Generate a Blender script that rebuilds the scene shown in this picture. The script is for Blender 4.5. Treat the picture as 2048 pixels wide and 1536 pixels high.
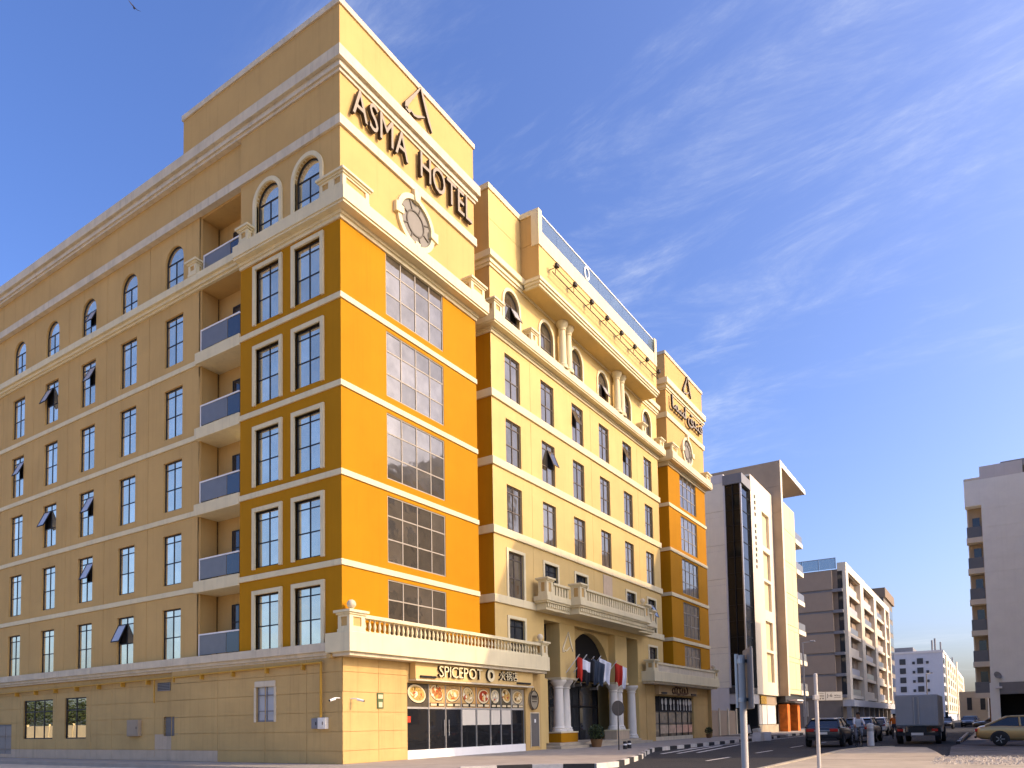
import bpy, bmesh, math, random
from mathutils import Vector, Matrix
random.seed(7)
R = math.radians
for o in list(bpy.data.objects): bpy.data.objects.remove(o, do_unlink=True)
SC = bpy.context.scene
COL = SC.collection

# ------------------------------------------------------------------ camera, sky, sun, exposure
cam = bpy.data.objects.new('camera', bpy.data.cameras.new('camera')); COL.objects.link(cam)
YAW, PITCH, ROLL = R(57.162), R(3.323), R(-1.018)
fw = Vector((math.sin(YAW)*math.cos(PITCH), math.cos(YAW)*math.cos(PITCH), math.sin(PITCH)))
rt = Vector((math.cos(YAW), -math.sin(YAW), 0)); up = rt.cross(fw)
rt2 = rt*math.cos(ROLL)+up*math.sin(ROLL); up2 = -rt*math.sin(ROLL)+up*math.cos(ROLL)
m = Matrix((rt2, up2, -fw)).transposed().to_4x4()
m.translation = Vector((-19.334, -19.867, 1.333))
cam.matrix_world = m
cam.data.sensor_width = 36; cam.data.lens = 1479.1/2048*36
cam.data.shift_y = (1363.5-768)/2048
cam.data.clip_start = 0.1; cam.data.clip_end = 4000
SC.camera = cam
SC.render.resolution_x = 1024; SC.render.resolution_y = 768

SUNV = Vector((0.345, -1.0, 0.575)).normalized()
sun = bpy.data.objects.new('sun', bpy.data.lights.new('sun', 'SUN')); COL.objects.link(sun)
sun.data.energy = 2.0; sun.data.angle = R(0.53); sun.data.color = (1.0, 0.70, 0.42)
sun.rotation_euler = (-SUNV).to_track_quat('-Z', 'Y').to_euler()

W = bpy.data.worlds.new('World'); SC.world = W; W.use_nodes = True
nt = W.node_tree; nt.nodes.clear(); N = nt.nodes.new; LK = nt.links.new
sky = N('ShaderNodeTexSky'); sky.sky_type = 'NISHITA'; sky.sun_disc = False
sky.sun_elevation = math.asin(SUNV.z); sky.sun_rotation = math.atan2(SUNV.x, SUNV.y)
sky.air_density = 0.95; sky.dust_density = 4.0; sky.ozone_density = 3.0
hs = N('ShaderNodeHueSaturation'); hs.inputs['Saturation'].default_value = 1.17; hs.inputs['Hue'].default_value = 0.508
tint = N('ShaderNodeMix'); tint.data_type = 'RGBA'; tint.blend_type = 'MULTIPLY'; tint.inputs[0].default_value = 1.0; tint.inputs[7].default_value = (1.0, 0.985, 1.08, 1)
LK(sky.outputs[0], tint.inputs[6]); LK(tint.outputs[2], hs.inputs['Color'])
tc = N('ShaderNodeTexCoord'); sp = N('ShaderNodeSeparateXYZ'); LK(tc.outputs['Generated'], sp.inputs[0])
def mth(op, a, b=None, clamp=False):
    n = N('ShaderNodeMath'); n.operation = op; n.use_clamp = clamp
    for i, x in enumerate((a, b)):
        if x is None: continue
        if isinstance(x, (int, float)): n.inputs[i].default_value = x
        else: LK(x, n.inputs[i])
    return n.outputs[0]
den = mth('ADD', mth('MAXIMUM', sp.outputs['Z'], 0.0), 0.22)
cx = mth('DIVIDE', sp.outputs['X'], den); cy = mth('DIVIDE', sp.outputs['Y'], den)
cb = N('ShaderNodeCombineXYZ'); LK(cx, cb.inputs[0]); LK(cy, cb.inputs[1])
def mapped(rot, sc, loc):
    q = N('ShaderNodeMapping'); q.inputs['Rotation'].default_value = (0, 0, R(rot)); q.inputs['Scale'].default_value = sc; q.inputs['Location'].default_value = loc
    LK(cb.outputs[0], q.inputs[0]); return q.outputs[0]
def noise(vec, scale, detail, rough, dist=0.0):
    n = N('ShaderNodeTexNoise'); n.inputs['Scale'].default_value = scale; n.inputs['Detail'].default_value = detail
    n.inputs['Roughness'].default_value = rough; n.inputs['Distortion'].default_value = dist
    LK(vec, n.inputs['Vector']); return n.outputs['Fac']
def ramp(v, a, b):
    n = N('ShaderNodeMapRange'); n.inputs[1].default_value = a; n.inputs[2].default_value = b; n.clamp = True
    n.interpolation_type = 'SMOOTHSTEP'; LK(v, n.inputs[0]); return n.outputs[0]
CROT, CLOC = 10, (6.0, 6.0, 0.0)
st = mapped(CROT, (2.4, 0.8, 1), CLOC)
wisp = ramp(noise(st, 2.6, 10, 0.68, 0.5), 0.44, 0.86)
mask = ramp(noise(mapped(CROT, (1.15, 0.7, 1), CLOC), 1.0, 3, 0.5, 0.2), 0.44, 0.64)
fine = ramp(noise(st, 9.0, 6, 0.72, 0.4), 0.30, 0.75)
cl = mth('MULTIPLY', wisp, mask); cl = mth('MULTIPLY', cl, mth('ADD', mth('MULTIPLY', fine, 0.8), 0.35))
cl = mth('MULTIPLY', cl, 0.62, True)
mx = N('ShaderNodeMix'); mx.data_type = 'RGBA'
LK(cl, mx.inputs[0]); LK(hs.outputs[0], mx.inputs[6]); mx.inputs[7].default_value = (3.3, 3.5, 3.9, 1)
bg = N('ShaderNodeBackground'); bg.inputs[1].default_value = 0.15
LK(mx.outputs[2], bg.inputs[0]); wo = N('ShaderNodeOutputWorld'); LK(bg.outputs[0], wo.inputs[0])

SC.view_settings.view_transform = 'Standard'; SC.view_settings.look = 'None'
SC.view_settings.exposure = 1.0; SC.view_settings.gamma = 1.0
SC.render.engine = 'CYCLES'

# ------------------------------------------------------------------ materials (linear base colours)
def mat(name, col, rough=0.8, metal=0.0, var=0.08, vscale=1.2, streak=0.0, bump=0.0, bscale=40, spec=0.3, emit=None, wave=0.0, spots=0.0, rnd=0.0):
    M = bpy.data.materials.new(name); M.use_nodes = True; t = M.node_tree
    b = t.nodes['Principled BSDF']; b.inputs['Roughness'].default_value = rough; b.inputs['Metallic'].default_value = metal
    b.inputs['Specular IOR Level'].default_value = spec
    b.inputs['Base Color'].default_value = (*col, 1)
    L = t.links.new; n = t.nodes.new
    g = n('ShaderNodeNewGeometry')
    c = None
    if var > 0:
        nz = n('ShaderNodeTexNoise'); nz.inputs['Scale'].default_value = vscale; nz.inputs['Detail'].default_value = 6; nz.inputs['Roughness'].default_value = 0.62
        L(g.outputs['Position'], nz.inputs['Vector'])
        mr = n('ShaderNodeMapRange'); mr.inputs[1].default_value = 0.3; mr.inputs[2].default_value = 0.7
        mr.inputs[3].default_value = 1-var; mr.inputs[4].default_value = 1+var*0.6
        L(nz.outputs['Fac'], mr.inputs[0]); c = mr.outputs[0]
    def mul(a, bb):
        k = n('ShaderNodeMath'); k.operation = 'MULTIPLY'; L(a, k.inputs[0]); L(bb, k.inputs[1]); return k.outputs[0]
    if streak > 0:
        mp_ = n('ShaderNodeMapping'); mp_.inputs['Scale'].default_value = (2.6, 2.6, 0.11); L(g.outputs['Position'], mp_.inputs[0])
        n2 = n('ShaderNodeTexNoise'); n2.inputs['Scale'].default_value = 1.6; n2.inputs['Detail'].default_value = 5; n2.inputs['Roughness'].default_value = 0.7
        L(mp_.outputs[0], n2.inputs['Vector'])
        m2 = n('ShaderNodeMapRange'); m2.inputs[1].default_value = 0.52; m2.inputs[2].default_value = 0.78; m2.inputs[3].default_value = 1; m2.inputs[4].default_value = 1-streak
        L(n2.outputs['Fac'], m2.inputs[0]); c = mul(c, m2.outputs[0]) if c else m2.outputs[0]
    if spots > 0:
        n3 = n('ShaderNodeTexNoise'); n3.inputs['Scale'].default_value = 0.35; n3.inputs['Detail'].default_value = 8; n3.inputs['Roughness'].default_value = 0.7
        L(g.outputs['Position'], n3.inputs['Vector'])
        m3 = n('ShaderNodeMapRange'); m3.inputs[1].default_value = 0.5; m3.inputs[2].default_value = 0.62; m3.inputs[3].default_value = 1; m3.inputs[4].default_value = 1-spots
        L(n3.outputs['Fac'], m3.inputs[0]); c = mul(c, m3.outputs[0]) if c else m3.outputs[0]
    if rnd > 0:
        oi = n('ShaderNodeObjectInfo'); m6 = n('ShaderNodeMapRange'); m6.inputs[3].default_value = 1-rnd; m6.inputs[4].default_value = 1+rnd*.4
        L(oi.outputs['Random'], m6.inputs[0]); c = mul(c, m6.outputs[0]) if c else m6.outputs[0]
    if c:
        vm = n('ShaderNodeVectorMath'); vm.operation = 'SCALE'; vm.inputs[0].default_value = col; L(c, vm.inputs['Scale']); L(vm.outputs[0], b.inputs['Base Color'])
    if bump > 0:
        n4 = n('ShaderNodeTexNoise'); n4.inputs['Scale'].default_value = bscale; n4.inputs['Detail'].default_value = 4; L(g.outputs['Position'], n4.inputs['Vector'])
        bp = n('ShaderNodeBump'); bp.inputs['Strength'].default_value = bump; bp.inputs['Distance'].default_value = 0.02
        L(n4.outputs['Fac'], bp.inputs['Height']); L(bp.outputs[0], b.inputs['Normal'])
    if wave > 0:
        n5 = n('ShaderNodeTexNoise'); n5.inputs['Scale'].default_value = 0.9; n5.inputs['Detail'].default_value = 2; L(g.outputs['Position'], n5.inputs['Vector'])
        bp = n('ShaderNodeBump'); bp.inputs['Strength'].default_value = wave; bp.inputs['Distance'].default_value = 0.05
        L(n5.outputs['Fac'], bp.inputs['Height']); L(bp.outputs[0], b.inputs['Normal'])
    if emit:
        b.inputs['Emission Color'].default_value = (*emit[:3], 1); b.inputs['Emission Strength'].default_value = emit[3]
    return M
TAN = mat('tan_stucco', (0.56, 0.37, 0.140), var=0.10, vscale=0.35, streak=0.13, bump=0.25, bscale=60, spec=0.1)
TANG = mat('tan_stucco_ground', (0.56, 0.38, 0.15), var=0.12, vscale=0.5, streak=0.18, bump=0.25, bscale=60, spots=0.05, spec=0.1)
GREYW = mat('grey_repaired_plaster', (0.55, 0.43, 0.29), var=0.12, vscale=1.5, streak=0.22, bump=0.3)
PATCH = mat('patched_plaster', (0.56, 0.44, 0.30), var=0.10, vscale=2.0, bump=0.3)
ORG = mat('orange_stucco', (0.45, 0.205, 0.006), var=0.09, vscale=0.4, streak=0.10, bump=0.25, bscale=60, spec=0.1)
YEL = mat('pale_yellow_stucco', (0.63, 0.46, 0.185), var=0.09, vscale=0.4, streak=0.12, bump=0.25, bscale=60, spec=0.1)
CRM = mat('cream_trim', (0.72, 0.63, 0.39), var=0.09, vscale=0.9, streak=0.16, bump=0.15)
CRM2 = mat('weathered_cream', (0.63, 0.55, 0.39), var=0.14, vscale=1.5, streak=0.26, bump=0.2)
WHT = mat('white_paint', (0.80, 0.79, 0.75), var=0.04, streak=0.05)
FRM = mat('black_window_frame', (0.012, 0.013, 0.015), rough=0.45, var=0)
FRMG = mat('bronze_window_frame', (0.13, 0.105, 0.08), rough=0.5, var=0)
FRMT = mat('champagne_window_frame', (0.36, 0.32, 0.25), rough=0.5, var=0)
DARK = mat('dark_interior', (0.012, 0.011, 0.010), rough=0.9, var=0)  # near-black stands in for unlit rooms; also used for joints and print
BRNW = mat('brown_wall', (0.16, 0.075, 0.03), var=0.1)
GLA = mat('tinted_glass', (0.84, 0.77, 0.58), rough=0.03, metal=0.82, var=0.10, vscale=1.1, wave=0.16, rnd=0.22)
GLB = mat('bronze_glass', (0.30, 0.27, 0.22), rough=0.05, metal=0.80, var=0.22, vscale=1.3, wave=0.22, rnd=0.28)
GLD = mat('dark_glass', (0.03, 0.035, 0.04), rough=0.03, metal=0.0, spec=0.8, var=0, wave=0.05)
GLS = mat('blind_behind_glass', (0.42, 0.44, 0.46), rough=0.25, var=0.05, spec=0.6)
RAILG = mat('frosted_rail_glass', (0.165, 0.17, 0.17), rough=0.3, var=0.08, vscale=2, spec=0.3)
STEEL = mat('brushed_metal', (0.45, 0.45, 0.44), rough=0.35, metal=0.8, var=0.05)
ASPH = mat('asphalt', (0.034, 0.034, 0.033), rough=0.9, var=0.22, vscale=0.6, bump=0.5, bscale=90, spots=0.15)
PAVE = mat('pavement_concrete', (0.36, 0.32, 0.26), rough=0.9, var=0.16, vscale=0.9, bump=0.4, bscale=70)
PAVE2 = mat('sandy_pavement', (0.46, 0.39, 0.28), rough=0.95, var=0.18, vscale=0.8, bump=0.5, bscale=50, spots=0.12)
KW = mat('kerb_white', (0.62, 0.58, 0.50), var=0.2, vscale=4)
KB = mat('kerb_black', (0.03, 0.03, 0.03), var=0.3, vscale=4)
LINE = mat('road_paint', (0.70, 0.68, 0.62), var=0.3, vscale=6)
SAND = mat('sand', (0.58, 0.48, 0.34), rough=1.0, var=0.2, vscale=0.5, bump=0.6, bscale=30)  # lightened to bounce warm light onto the shaded walls
GRVL = mat('pale_gravel', (0.55, 0.48, 0.37), rough=1.0, var=0.35, vscale=9, bump=1.0, bscale=25)
PIPE = mat('yellow_gas_pipe', (0.52, 0.29, 0.035), rough=0.5, var=0.1)
GREY = mat('grey_metal', (0.22, 0.22, 0.22), rough=0.55, var=0.1)
BLK = mat('black_plastic', (0.018, 0.018, 0.018), rough=0.5, var=0)
LETF = mat('letter_face', (0.30, 0.25, 0.175), rough=0.5, var=0.04)
LETS = mat('letter_side', (0.035, 0.025, 0.018), rough=0.6, var=0)

# ------------------------------------------------------------------ mesh helpers
class MB:
    def __init__(s): s.v = []; s.f = []; s.mi = []
    def add(s, vs, fs, mi=0):
        o = len(s.v); s.v += [tuple(p) for p in vs]; s.f += [tuple(i+o for i in f) for f in fs]; s.mi += [mi]*len(fs); return s
    def box(s, x0, x1, y0, y1, z0, z1, mi=0):
        return s.add([(x0,y0,z0),(x1,y0,z0),(x1,y1,z0),(x0,y1,z0),(x0,y0,z1),(x1,y0,z1),(x1,y1,z1),(x0,y1,z1)],
              [(3,2,1,0),(4,5,6,7),(0,1,5,4),(1,2,6,5),(2,3,7,6),(3,0,4,7)], mi)
    def prism(s, pts, y0, y1, mi=0, side=None):       # pts in XZ, extruded along Y
        n = len(pts); side = mi if side is None else side
        s.add([(x,y0,z) for x,z in pts]+[(x,y1,z) for x,z in pts], [tuple(range(n)), tuple(range(2*n-1,n-1,-1))], mi)
        o = len(s.v)-2*n
        s.f += [(o+i, o+n+i, o+n+(i+1)%n, o+(i+1)%n) for i in range(n)]; s.mi += [side]*n
        return s
    def prof(s, pts, x0, x1, mi=0):                    # pts in YZ, extruded along X
        n = len(pts)
        s.add([(x0,y,z) for y,z in pts]+[(x1,y,z) for y,z in pts], [tuple(range(n)), tuple(range(2*n-1,n-1,-1))]+[(i, (i+1)%n, n+(i+1)%n, n+i) for i in range(n)], mi)
        return s
    def slab(s, pts, z0, z1, mi=0):                    # pts in XY
        n = len(pts)
        s.add([(x,y,z0) for x,y in pts]+[(x,y,z1) for x,y in pts], [tuple(range(n-1,-1,-1)), tuple(range(n,2*n))]+[(i, (i+1)%n, n+(i+1)%n, n+i) for i in range(n)], mi)
        return s
    def tube(s, p, q, r, r2=None, n=10, mi=0):
        r2 = r if r2 is None else r2
        p = Vector(p); q = Vector(q); d = (q-p).normalized()
        a = d.cross(Vector((0,0,1)) if abs(d.z) < .95 else Vector((1,0,0))).normalized(); b = d.cross(a)
        vs = [p+(a*math.cos(t)+b*math.sin(t))*r for t in [2*math.pi*i/n for i in range(n)]]+[q+(a*math.cos(t)+b*math.sin(t))*r2 for t in [2*math.pi*i/n for i in range(n)]]
        return s.add(vs, [(i,(i+1)%n,n+(i+1)%n,n+i) for i in range(n)]+[tuple(range(n-1,-1,-1)), tuple(range(n,2*n))], mi)
    def lathe(s, prof, c=(0,0,0), n=16, mi=0):         # prof [(r,z)...]
        vs = []; fs = []
        for r, z in prof: vs += [(c[0]+r*math.cos(2*math.pi*i/n), c[1]+r*math.sin(2*math.pi*i/n), c[2]+z) for i in range(n)]
        for k in range(len(prof)-1):
            fs += [(k*n+i, k*n+(i+1)%n, (k+1)*n+(i+1)%n, (k+1)*n+i) for i in range(n)]
        fs += [tuple(range(n-1,-1,-1)), tuple(range((len(prof)-1)*n, len(prof)*n))]
        return s.add(vs, fs, mi)
    def ball(s, c, r, n=14, mi=0):
        return s.lathe([(max(r*math.sin(math.pi*k/10), .001), -r*math.cos(math.pi*k/10)) for k in range(11)], c, n, mi)
    def mesh(s, name, mats):
        me = bpy.data.meshes.new(name); me.from_pydata(s.v, [], s.f)
        for M in (mats if isinstance(mats, (list, tuple)) else [mats]): me.materials.append(M)
        if any(s.mi): me.polygons.foreach_set('material_index', s.mi)
        bm = bmesh.new(); bm.from_mesh(me); bmesh.ops.recalc_face_normals(bm, faces=bm.faces); bm.to_mesh(me); bm.free()
        me.update(); return me
    def build(s, name, mats, parent=None, loc=(0,0,0), rz=0.0, smooth=False, bevel=0.0):
        return place(s.mesh(name, mats), name, parent, loc, rz, smooth, bevel)
def place(me, name, parent=None, loc=(0,0,0), rz=0.0, smooth=False, bevel=0.0):
    o = bpy.data.objects.new(name, me); COL.objects.link(o)
    o.parent = parent; o.location = loc; o.rotation_euler = (0, 0, rz)
    if smooth:
        for p in me.polygons: p.use_smooth = True
        try: me.set_sharp_from_angle(angle=R(40))
        except Exception: pass
    if bevel:
        b = o.modifiers.new('bevel', 'BEVEL'); b.width = bevel; b.segments = 2; b.limit_method = 'ANGLE'
    return o
CACHE = {}
def cached(key, fn):
    if key not in CACHE: CACHE[key] = fn()
    return CACHE[key]
def tag(o, label=None, cat=None, group=None, kind=None):
    for k, v in (('label', label), ('category', cat), ('group', group), ('kind', kind)):
        if v: o[k] = v
    return o
def thing(name, label, cat, loc=(0,0,0), rz=0.0, group=None):
    o = bpy.data.objects.new(name, None); COL.objects.link(o); o.location = loc; o.rotation_euler = (0,0,rz); o.empty_display_size = .3
    return tag(o, label, cat, group)
def copy_tree(o, parent=None):
    c = o.copy(); COL.objects.link(c); c.parent = parent
    for ch in o.children: copy_tree(ch, c)
    return c
def wall(mb, x0, x1, z0, z1, y, holes=(), depth=0.2, edge=0.0, mi=0):
    """sheet in the plane Y=y with openings (x0,x1,z0,z1,arched); reveals go to y+depth; edge = thickness of the outer rim"""
    xs = sorted({x0, x1, *[v for h in holes for v in h[:2]]}); zs = sorted({z0, z1, *[v for h in holes for v in h[2:4]]})
    for a, b in zip(xs, xs[1:]):
        for c, d in zip(zs, zs[1:]):
            mx_, mz = (a+b)/2, (c+d)/2
            if any(h[0] < mx_ < h[1] and h[2] < mz < h[3] for h in holes): continue
            mb.add([(a,y,c),(b,y,c),(b,y,d),(a,y,d)], [(0,1,2,3)], mi)
    for h in holes:
        a, b, c, d = h[:4]; loop = [(a,c),(b,c)]
        if len(h) > 4 and h[4]:
            r = (b-a)/2; rz_ = h[5] if len(h) > 5 else r; cxm = (a+b)/2; zc = d-rz_; n = 14
            arc = [(cxm+r*math.cos(math.pi*i/n), zc+rz_*math.sin(math.pi*i/n)) for i in range(n+1)]
            loop += arc
            for i in range(n):
                p, q = arc[i], arc[i+1]; k = (b, d) if i < n//2 else (a, d)
                mb.add([(p[0],y,p[1]),(q[0],y,q[1]),(k[0],y,k[1])], [(0,1,2)], mi)
        else: loop += [(b,d),(a,d)]
        for p, q in zip(loop, loop[1:]+loop[:1]):
            if p == q: continue
            mb.add([(p[0],y,p[1]),(q[0],y,q[1]),(q[0],y+depth,q[1]),(p[0],y+depth,p[1])], [(0,1,2,3)], mi)
    if edge:
        lp = [(x0,z0),(x1,z0),(x1,z1),(x0,z1)]
        for p, q in zip(lp, lp[1:]+lp[:1]):
            mb.add([(p[0],y,p[1]),(q[0],y,q[1]),(q[0],y+edge,q[1]),(p[0],y+edge,p[1])], [(0,1,2,3)], mi)
    return mb

# ------------------------------------------------------------------ windows: the frame mesh is the part, panes (and sashes) its children
def pane_mesh(w, h, M):
    return cached(('pane', round(w,3), round(h,3), M.name), lambda: MB().box(0, w, -.006, .006, 0, h).mesh('pane', M))
def window(parent, rz, X, Y, Z, w, h, cols, rows, FM, GM, bar=0.045, fr=0.06, panes=True, arched=False, opened=(), name='window', depth=.07):
    """X,Y,Z = lower left of the opening in the facade frame; cols, rows = fractions"""
    def mk():
        mb = MB()
        hz = h-(w/2 if arched else 0)
        mb.box(0, fr, -depth/2, depth/2, 0, hz); mb.box(w-fr, w, -depth/2, depth/2, 0, hz); mb.box(fr, w-fr, -depth/2, depth/2, 0, fr)
        if arched:
            n = 14; r = w/2
            for i in range(n):
                a, b = math.pi*i/n, math.pi*(i+1)/n
                P = lambda rr, t: (r+rr*math.cos(t), hz+rr*math.sin(t))
                mb.prism([P(r,a), P(r,b), P(r-fr,b), P(r-fr,a)], -depth/2, depth/2)
            mb.box(fr, w-fr, -depth/2+.004, depth/2-.004, hz-bar/2, hz+bar/2)
        else: mb.box(fr, w-fr, -depth/2, depth/2, h-fr, h)
        x = 0
        for c in cols[:-1]:
            x += c; mb.box(x*w-bar/2, x*w+bar/2, -depth/2+.006, depth/2-.006, fr, hz-(bar/2 if arched else fr))
        z = 0
        for r_ in rows[:-1]:
            z += r_; mb.box(fr, w-fr, -depth/2+.012, depth/2-.012, z*hz-bar/2, z*hz+bar/2)
        return mb.mesh(name, FM)
    key = ('win', round(w,3), round(h,3), tuple(cols), tuple(rows), FM.name, bar, fr, arched, depth)
    me = cached(key, mk)
    c_, s_ = math.cos(rz), math.sin(rz)
    o = place(me, name, parent, (c_*X-s_*Y, s_*X+c_*Y, Z), rz)
    hz = h-(w/2 if arched else 0)
    if arched:
        def half():
            n = 14; r = w/2-.02
            return MB().prism([(w/2+r*math.cos(math.pi*i/n), hz+r*math.sin(math.pi*i/n)) for i in range(n+1)], .0, .012).mesh('pane', GM)
        place(cached(('lun', w, h, GM.name), half), 'pane', o)
    if not panes:
        place(pane_mesh(w-.02, hz-.02, GM), 'pane', o, (.01, .01, .01))
        return o
    x = 0
    for i, c in enumerate(cols):
        z = 0
        for j, r_ in enumerate(rows):
            if (i, j) in opened:
                sw, sh = c*w, r_*hz
                def sash():
                    mb = MB(); t = .045
                    mb.box(0, t, -.02, .02, 0, sh); mb.box(sw-t, sw, -.02, .02, 0, sh); mb.box(t, sw-t, -.02, .02, 0, t); mb.box(t, sw-t, -.02, .02, sh-t, sh)
                    mb.box(t, sw-t, -.004, .004, t, sh-t, 1)
                    me2 = mb.mesh('sash', [FM, GLS])
                    me2.transform(Matrix.Translation((0,0,-sh))); return me2
                s2 = place(cached(('sash', round(sw,3), round(sh,3), FM.name, GM.name), sash), 'sash', o, (x*w, -.05, z*hz+sh))
                s2.rotation_euler = (R(-24), 0, 0)
                place(cached(('gap', round(sw,3), round(sh,3)), lambda: MB().box(0, sw, 0, .01, 0, sh).mesh('unlit_room_sheet', DARK)), 'unlit_room_sheet', o, (x*w, .09, z*hz))  # black sheet in place of the unlit room behind the open sash
            else:
                place(pane_mesh(c*w-.004, r_*hz-.004, GM), 'pane', o, (x*w+.002, .0, z*hz+.002))
            z += r_
        x += c
    return o
def text_mesh(ch, depth, key=None):
    def mk():
        cu = bpy.data.curves.new('t', 'FONT'); cu.body = ch; cu.extrude = depth/2; cu.resolution_u = 3
        ob = bpy.data.objects.new('t', cu); COL.objects.link(ob)
        dg = bpy.context.evaluated_depsgraph_get(); me = bpy.data.meshes.new_from_object(ob.evaluated_get(dg))
        bpy.data.objects.remove(ob, do_unlink=True)
        return me
    return cached(('txt', ch, depth), mk)
def letters(parent, s, x0, x1, y, z0, z1, depth, rz=0, mats=(LETF, LETS), gap=0.12, bold=0.0, space=0.45):
    """each glyph is a mesh of its own, stretched to fill x0..x1, z0..z1; front faces at y-depth"""
    gl = []; w = 0; zlo = 1e9; zhi = -1e9
    for ch in s:
        if ch == ' ': w += space; continue
        me = text_mesh(ch, 1.0)
        if not me.vertices: continue
        xs = [v.co.x for v in me.vertices]; ys = [v.co.y for v in me.vertices]
        gl.append((ch, me, w-min(xs), min(xs))); w += max(xs)-min(xs)+gap
        zlo = min(zlo, min(ys)); zhi = max(zhi, max(ys))
    w -= gap
    if not gl: return
    sx, sz = (x1-x0)/w, (z1-z0)/(zhi-zlo)
    c_, s_ = math.cos(rz), math.sin(rz)
    for ch, me, off, mn in gl:
        m2 = me.copy(); m2.name = 'letter'
        m2.transform(Matrix(((sx,0,0,sx*mn),(0,0,-depth,0),(0,sz,0,-sz*zlo),(0,0,0,1))) @ Matrix.Translation((-mn,0,0)))
        bm = bmesh.new(); bm.from_mesh(m2); bmesh.ops.recalc_face_normals(bm, faces=bm.faces); bm.to_mesh(m2); bm.free()
        m2.materials.clear()
        for M in mats: m2.materials.append(M)
        for p in m2.polygons: p.material_index = 0 if abs(p.normal.y) > .7 else (1 if len(mats) > 1 else 0)
        X = x0+sx*(off); Yc = y-depth/2
        place(m2, 'letter', parent, (c_*X-s_*Yc, s_*X+c_*Yc, z0), rz)
# ================================================================== the hotel
LF = -math.pi/2          # left facade frame: local X = -y, local Y = x
HOT = thing('hotel_building', 'large yellow, orange and tan hotel with cream bands filling the left of the picture', 'building')
H = 3.4
ROWF = (.443, .409, .148)
def lpoly(p, q, xe, ye, inn=0.25, yi=0.05):   # L strip round the street corner: left leg to y=ye, front leg to x=xe
    return [(-p, ye), (-p, -q), (xe, -q), (xe, yi), (inn, yi), (inn, ye)]

# ---- left wing: backing, bay panels (each with its own opening), windows
WL = .15; YEND = 42.7
MB().box(-YEND, -8.9, WL+.03, WL+.2, 3.9, 4.49).build('wall', TAN, HOT, rz=LF)
bk = MB()
bayY = [(8.9, 12.86)]+[(12.86+3.73*i, 12.86+3.73*(i+1)) for i in range(8)]
wcx = [10.9+3.73*i for i in range(9)]
OPEN = {(2, -1): (1, 1), (2, 0): (1, 1), (3, 0): (0, 1), (4, 1): (1, 1), (3, 2): (0, 1), (2, 2): (1, 1), (2, 3): (1, 1), (1, 4): (0, 1), (6, 2): (1, 1)}
def bay_panel(k, z0, z1, hz0, hz1, arch):
    a, b = bayY[k]; c = wcx[k]
    def mk():
        return wall(MB(), -(b-c)+.012, (c-a)-.012, z0+.004, z1-.004, 0, [(-.71, .71, hz0, hz1, arch)], .17, .035).mesh('wall_panel', TAN)
    me = mk() if k == 0 else cached(('bay', z0), mk)
    return place(me, 'wall_panel', HOT, (WL, c, 0), LF)
for k in range(9):
    a, b = bayY[k]; c = wcx[k]
    for r in range(5):
        zb = 18.1-H*r
        z0 = 17.78-H*r if r < 4 else 4.49
        z1 = 20.97-H*r if r == 0 else 20.95-H*r
        bay_panel(k, z0, z1, zb, zb+2.3, False)
        op = [OPEN[(k, r)]] if (k, r) in OPEN else []
        window(HOT, LF, -(c+.71), WL+.13, zb, 1.42, 2.3, (.5, .5), ROWF, FRM, GLA, opened=op, panes=k < 6)
    bay_panel(k, 21.52, 24.38, 21.56, 23.75, True)
    op = [OPEN[(k, -1)]] if (k, -1) in OPEN else []
    window(HOT, LF, -(c+.71), WL+.13, 21.56, 1.42, 2.19, (.5, .5), (.5, .5), FRM, GLA, arched=True, opened=op, panes=k < 6)
# wall behind the panels: only strips at the joints, so that the openings stay open
jb = MB()
for j in [8.95]+[12.86+3.73*i for i in range(9)]: jb.box(-j-.1, -j+.1, WL+.034, WL+.08, 4.49, 24.38)
jb.build('joint_backing', TAN, HOT, rz=LF)
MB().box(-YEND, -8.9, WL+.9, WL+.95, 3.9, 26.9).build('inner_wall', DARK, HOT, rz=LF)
wall(MB(), -YEND, -5.9, 24.77, 26.51, WL, ()).build('frieze_wall', TAN, HOT, rz=LF)
MB().box(-YEND, -5.9, WL+.02, WL+.3, 24.36, 24.8).build('wall_core', TAN, HOT, rz=LF)
for i in range(4):                                    # floor bands
    z = 7.354+H*i
    MB().box(-YEND, -8.9, WL-.06, WL+.06, z, z+.226).build('floor_band', CRM, HOT, rz=LF, bevel=.012)
c1 = MB()                                             # main cornice of the wing, passing the balcony bay
for p, a, b in ((.10, 20.97, 21.06), (.20, 21.06, 21.2), (.33, 21.2, 21.52)): c1.box(-YEND, -5.92, WL-p, WL+.9 if p > .3 else WL+.03, a, b)
c1.build('cornice', CRM, HOT, rz=LF)
c2 = MB()                                             # lower cornice
for p, a, b in ((.14, 3.93, 4.03), (.24, 4.03, 4.17), (.36, 4.17, 4.488)): c2.box(-YEND, -.56, WL-p, WL+.03, a, b)
c2.build('lower_cornice', CRM2, HOT, rz=LF)
for z0, z1, p in ((24.38, 24.765, .1),):
    MB().slab(lpoly(p, p, 8.77+p, YEND), z0, z1).build('upper_band', CRM2, HOT)
ra = MB()
for p, a, b in ((.07, 26.51, 26.64), (.15, 26.64, 26.78), (.10, 26.78, 26.93), (.25, 26.93, 27.38)): ra.slab(lpoly(p, p, 8.77+p, YEND, .3, .25), a, b)
ra.build('roof_cornice', CRM2, HOT)
MB().box(.3, 30, 10.05, YEND, 27.0, 27.1).build('roof', PAVE, HOT)

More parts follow.
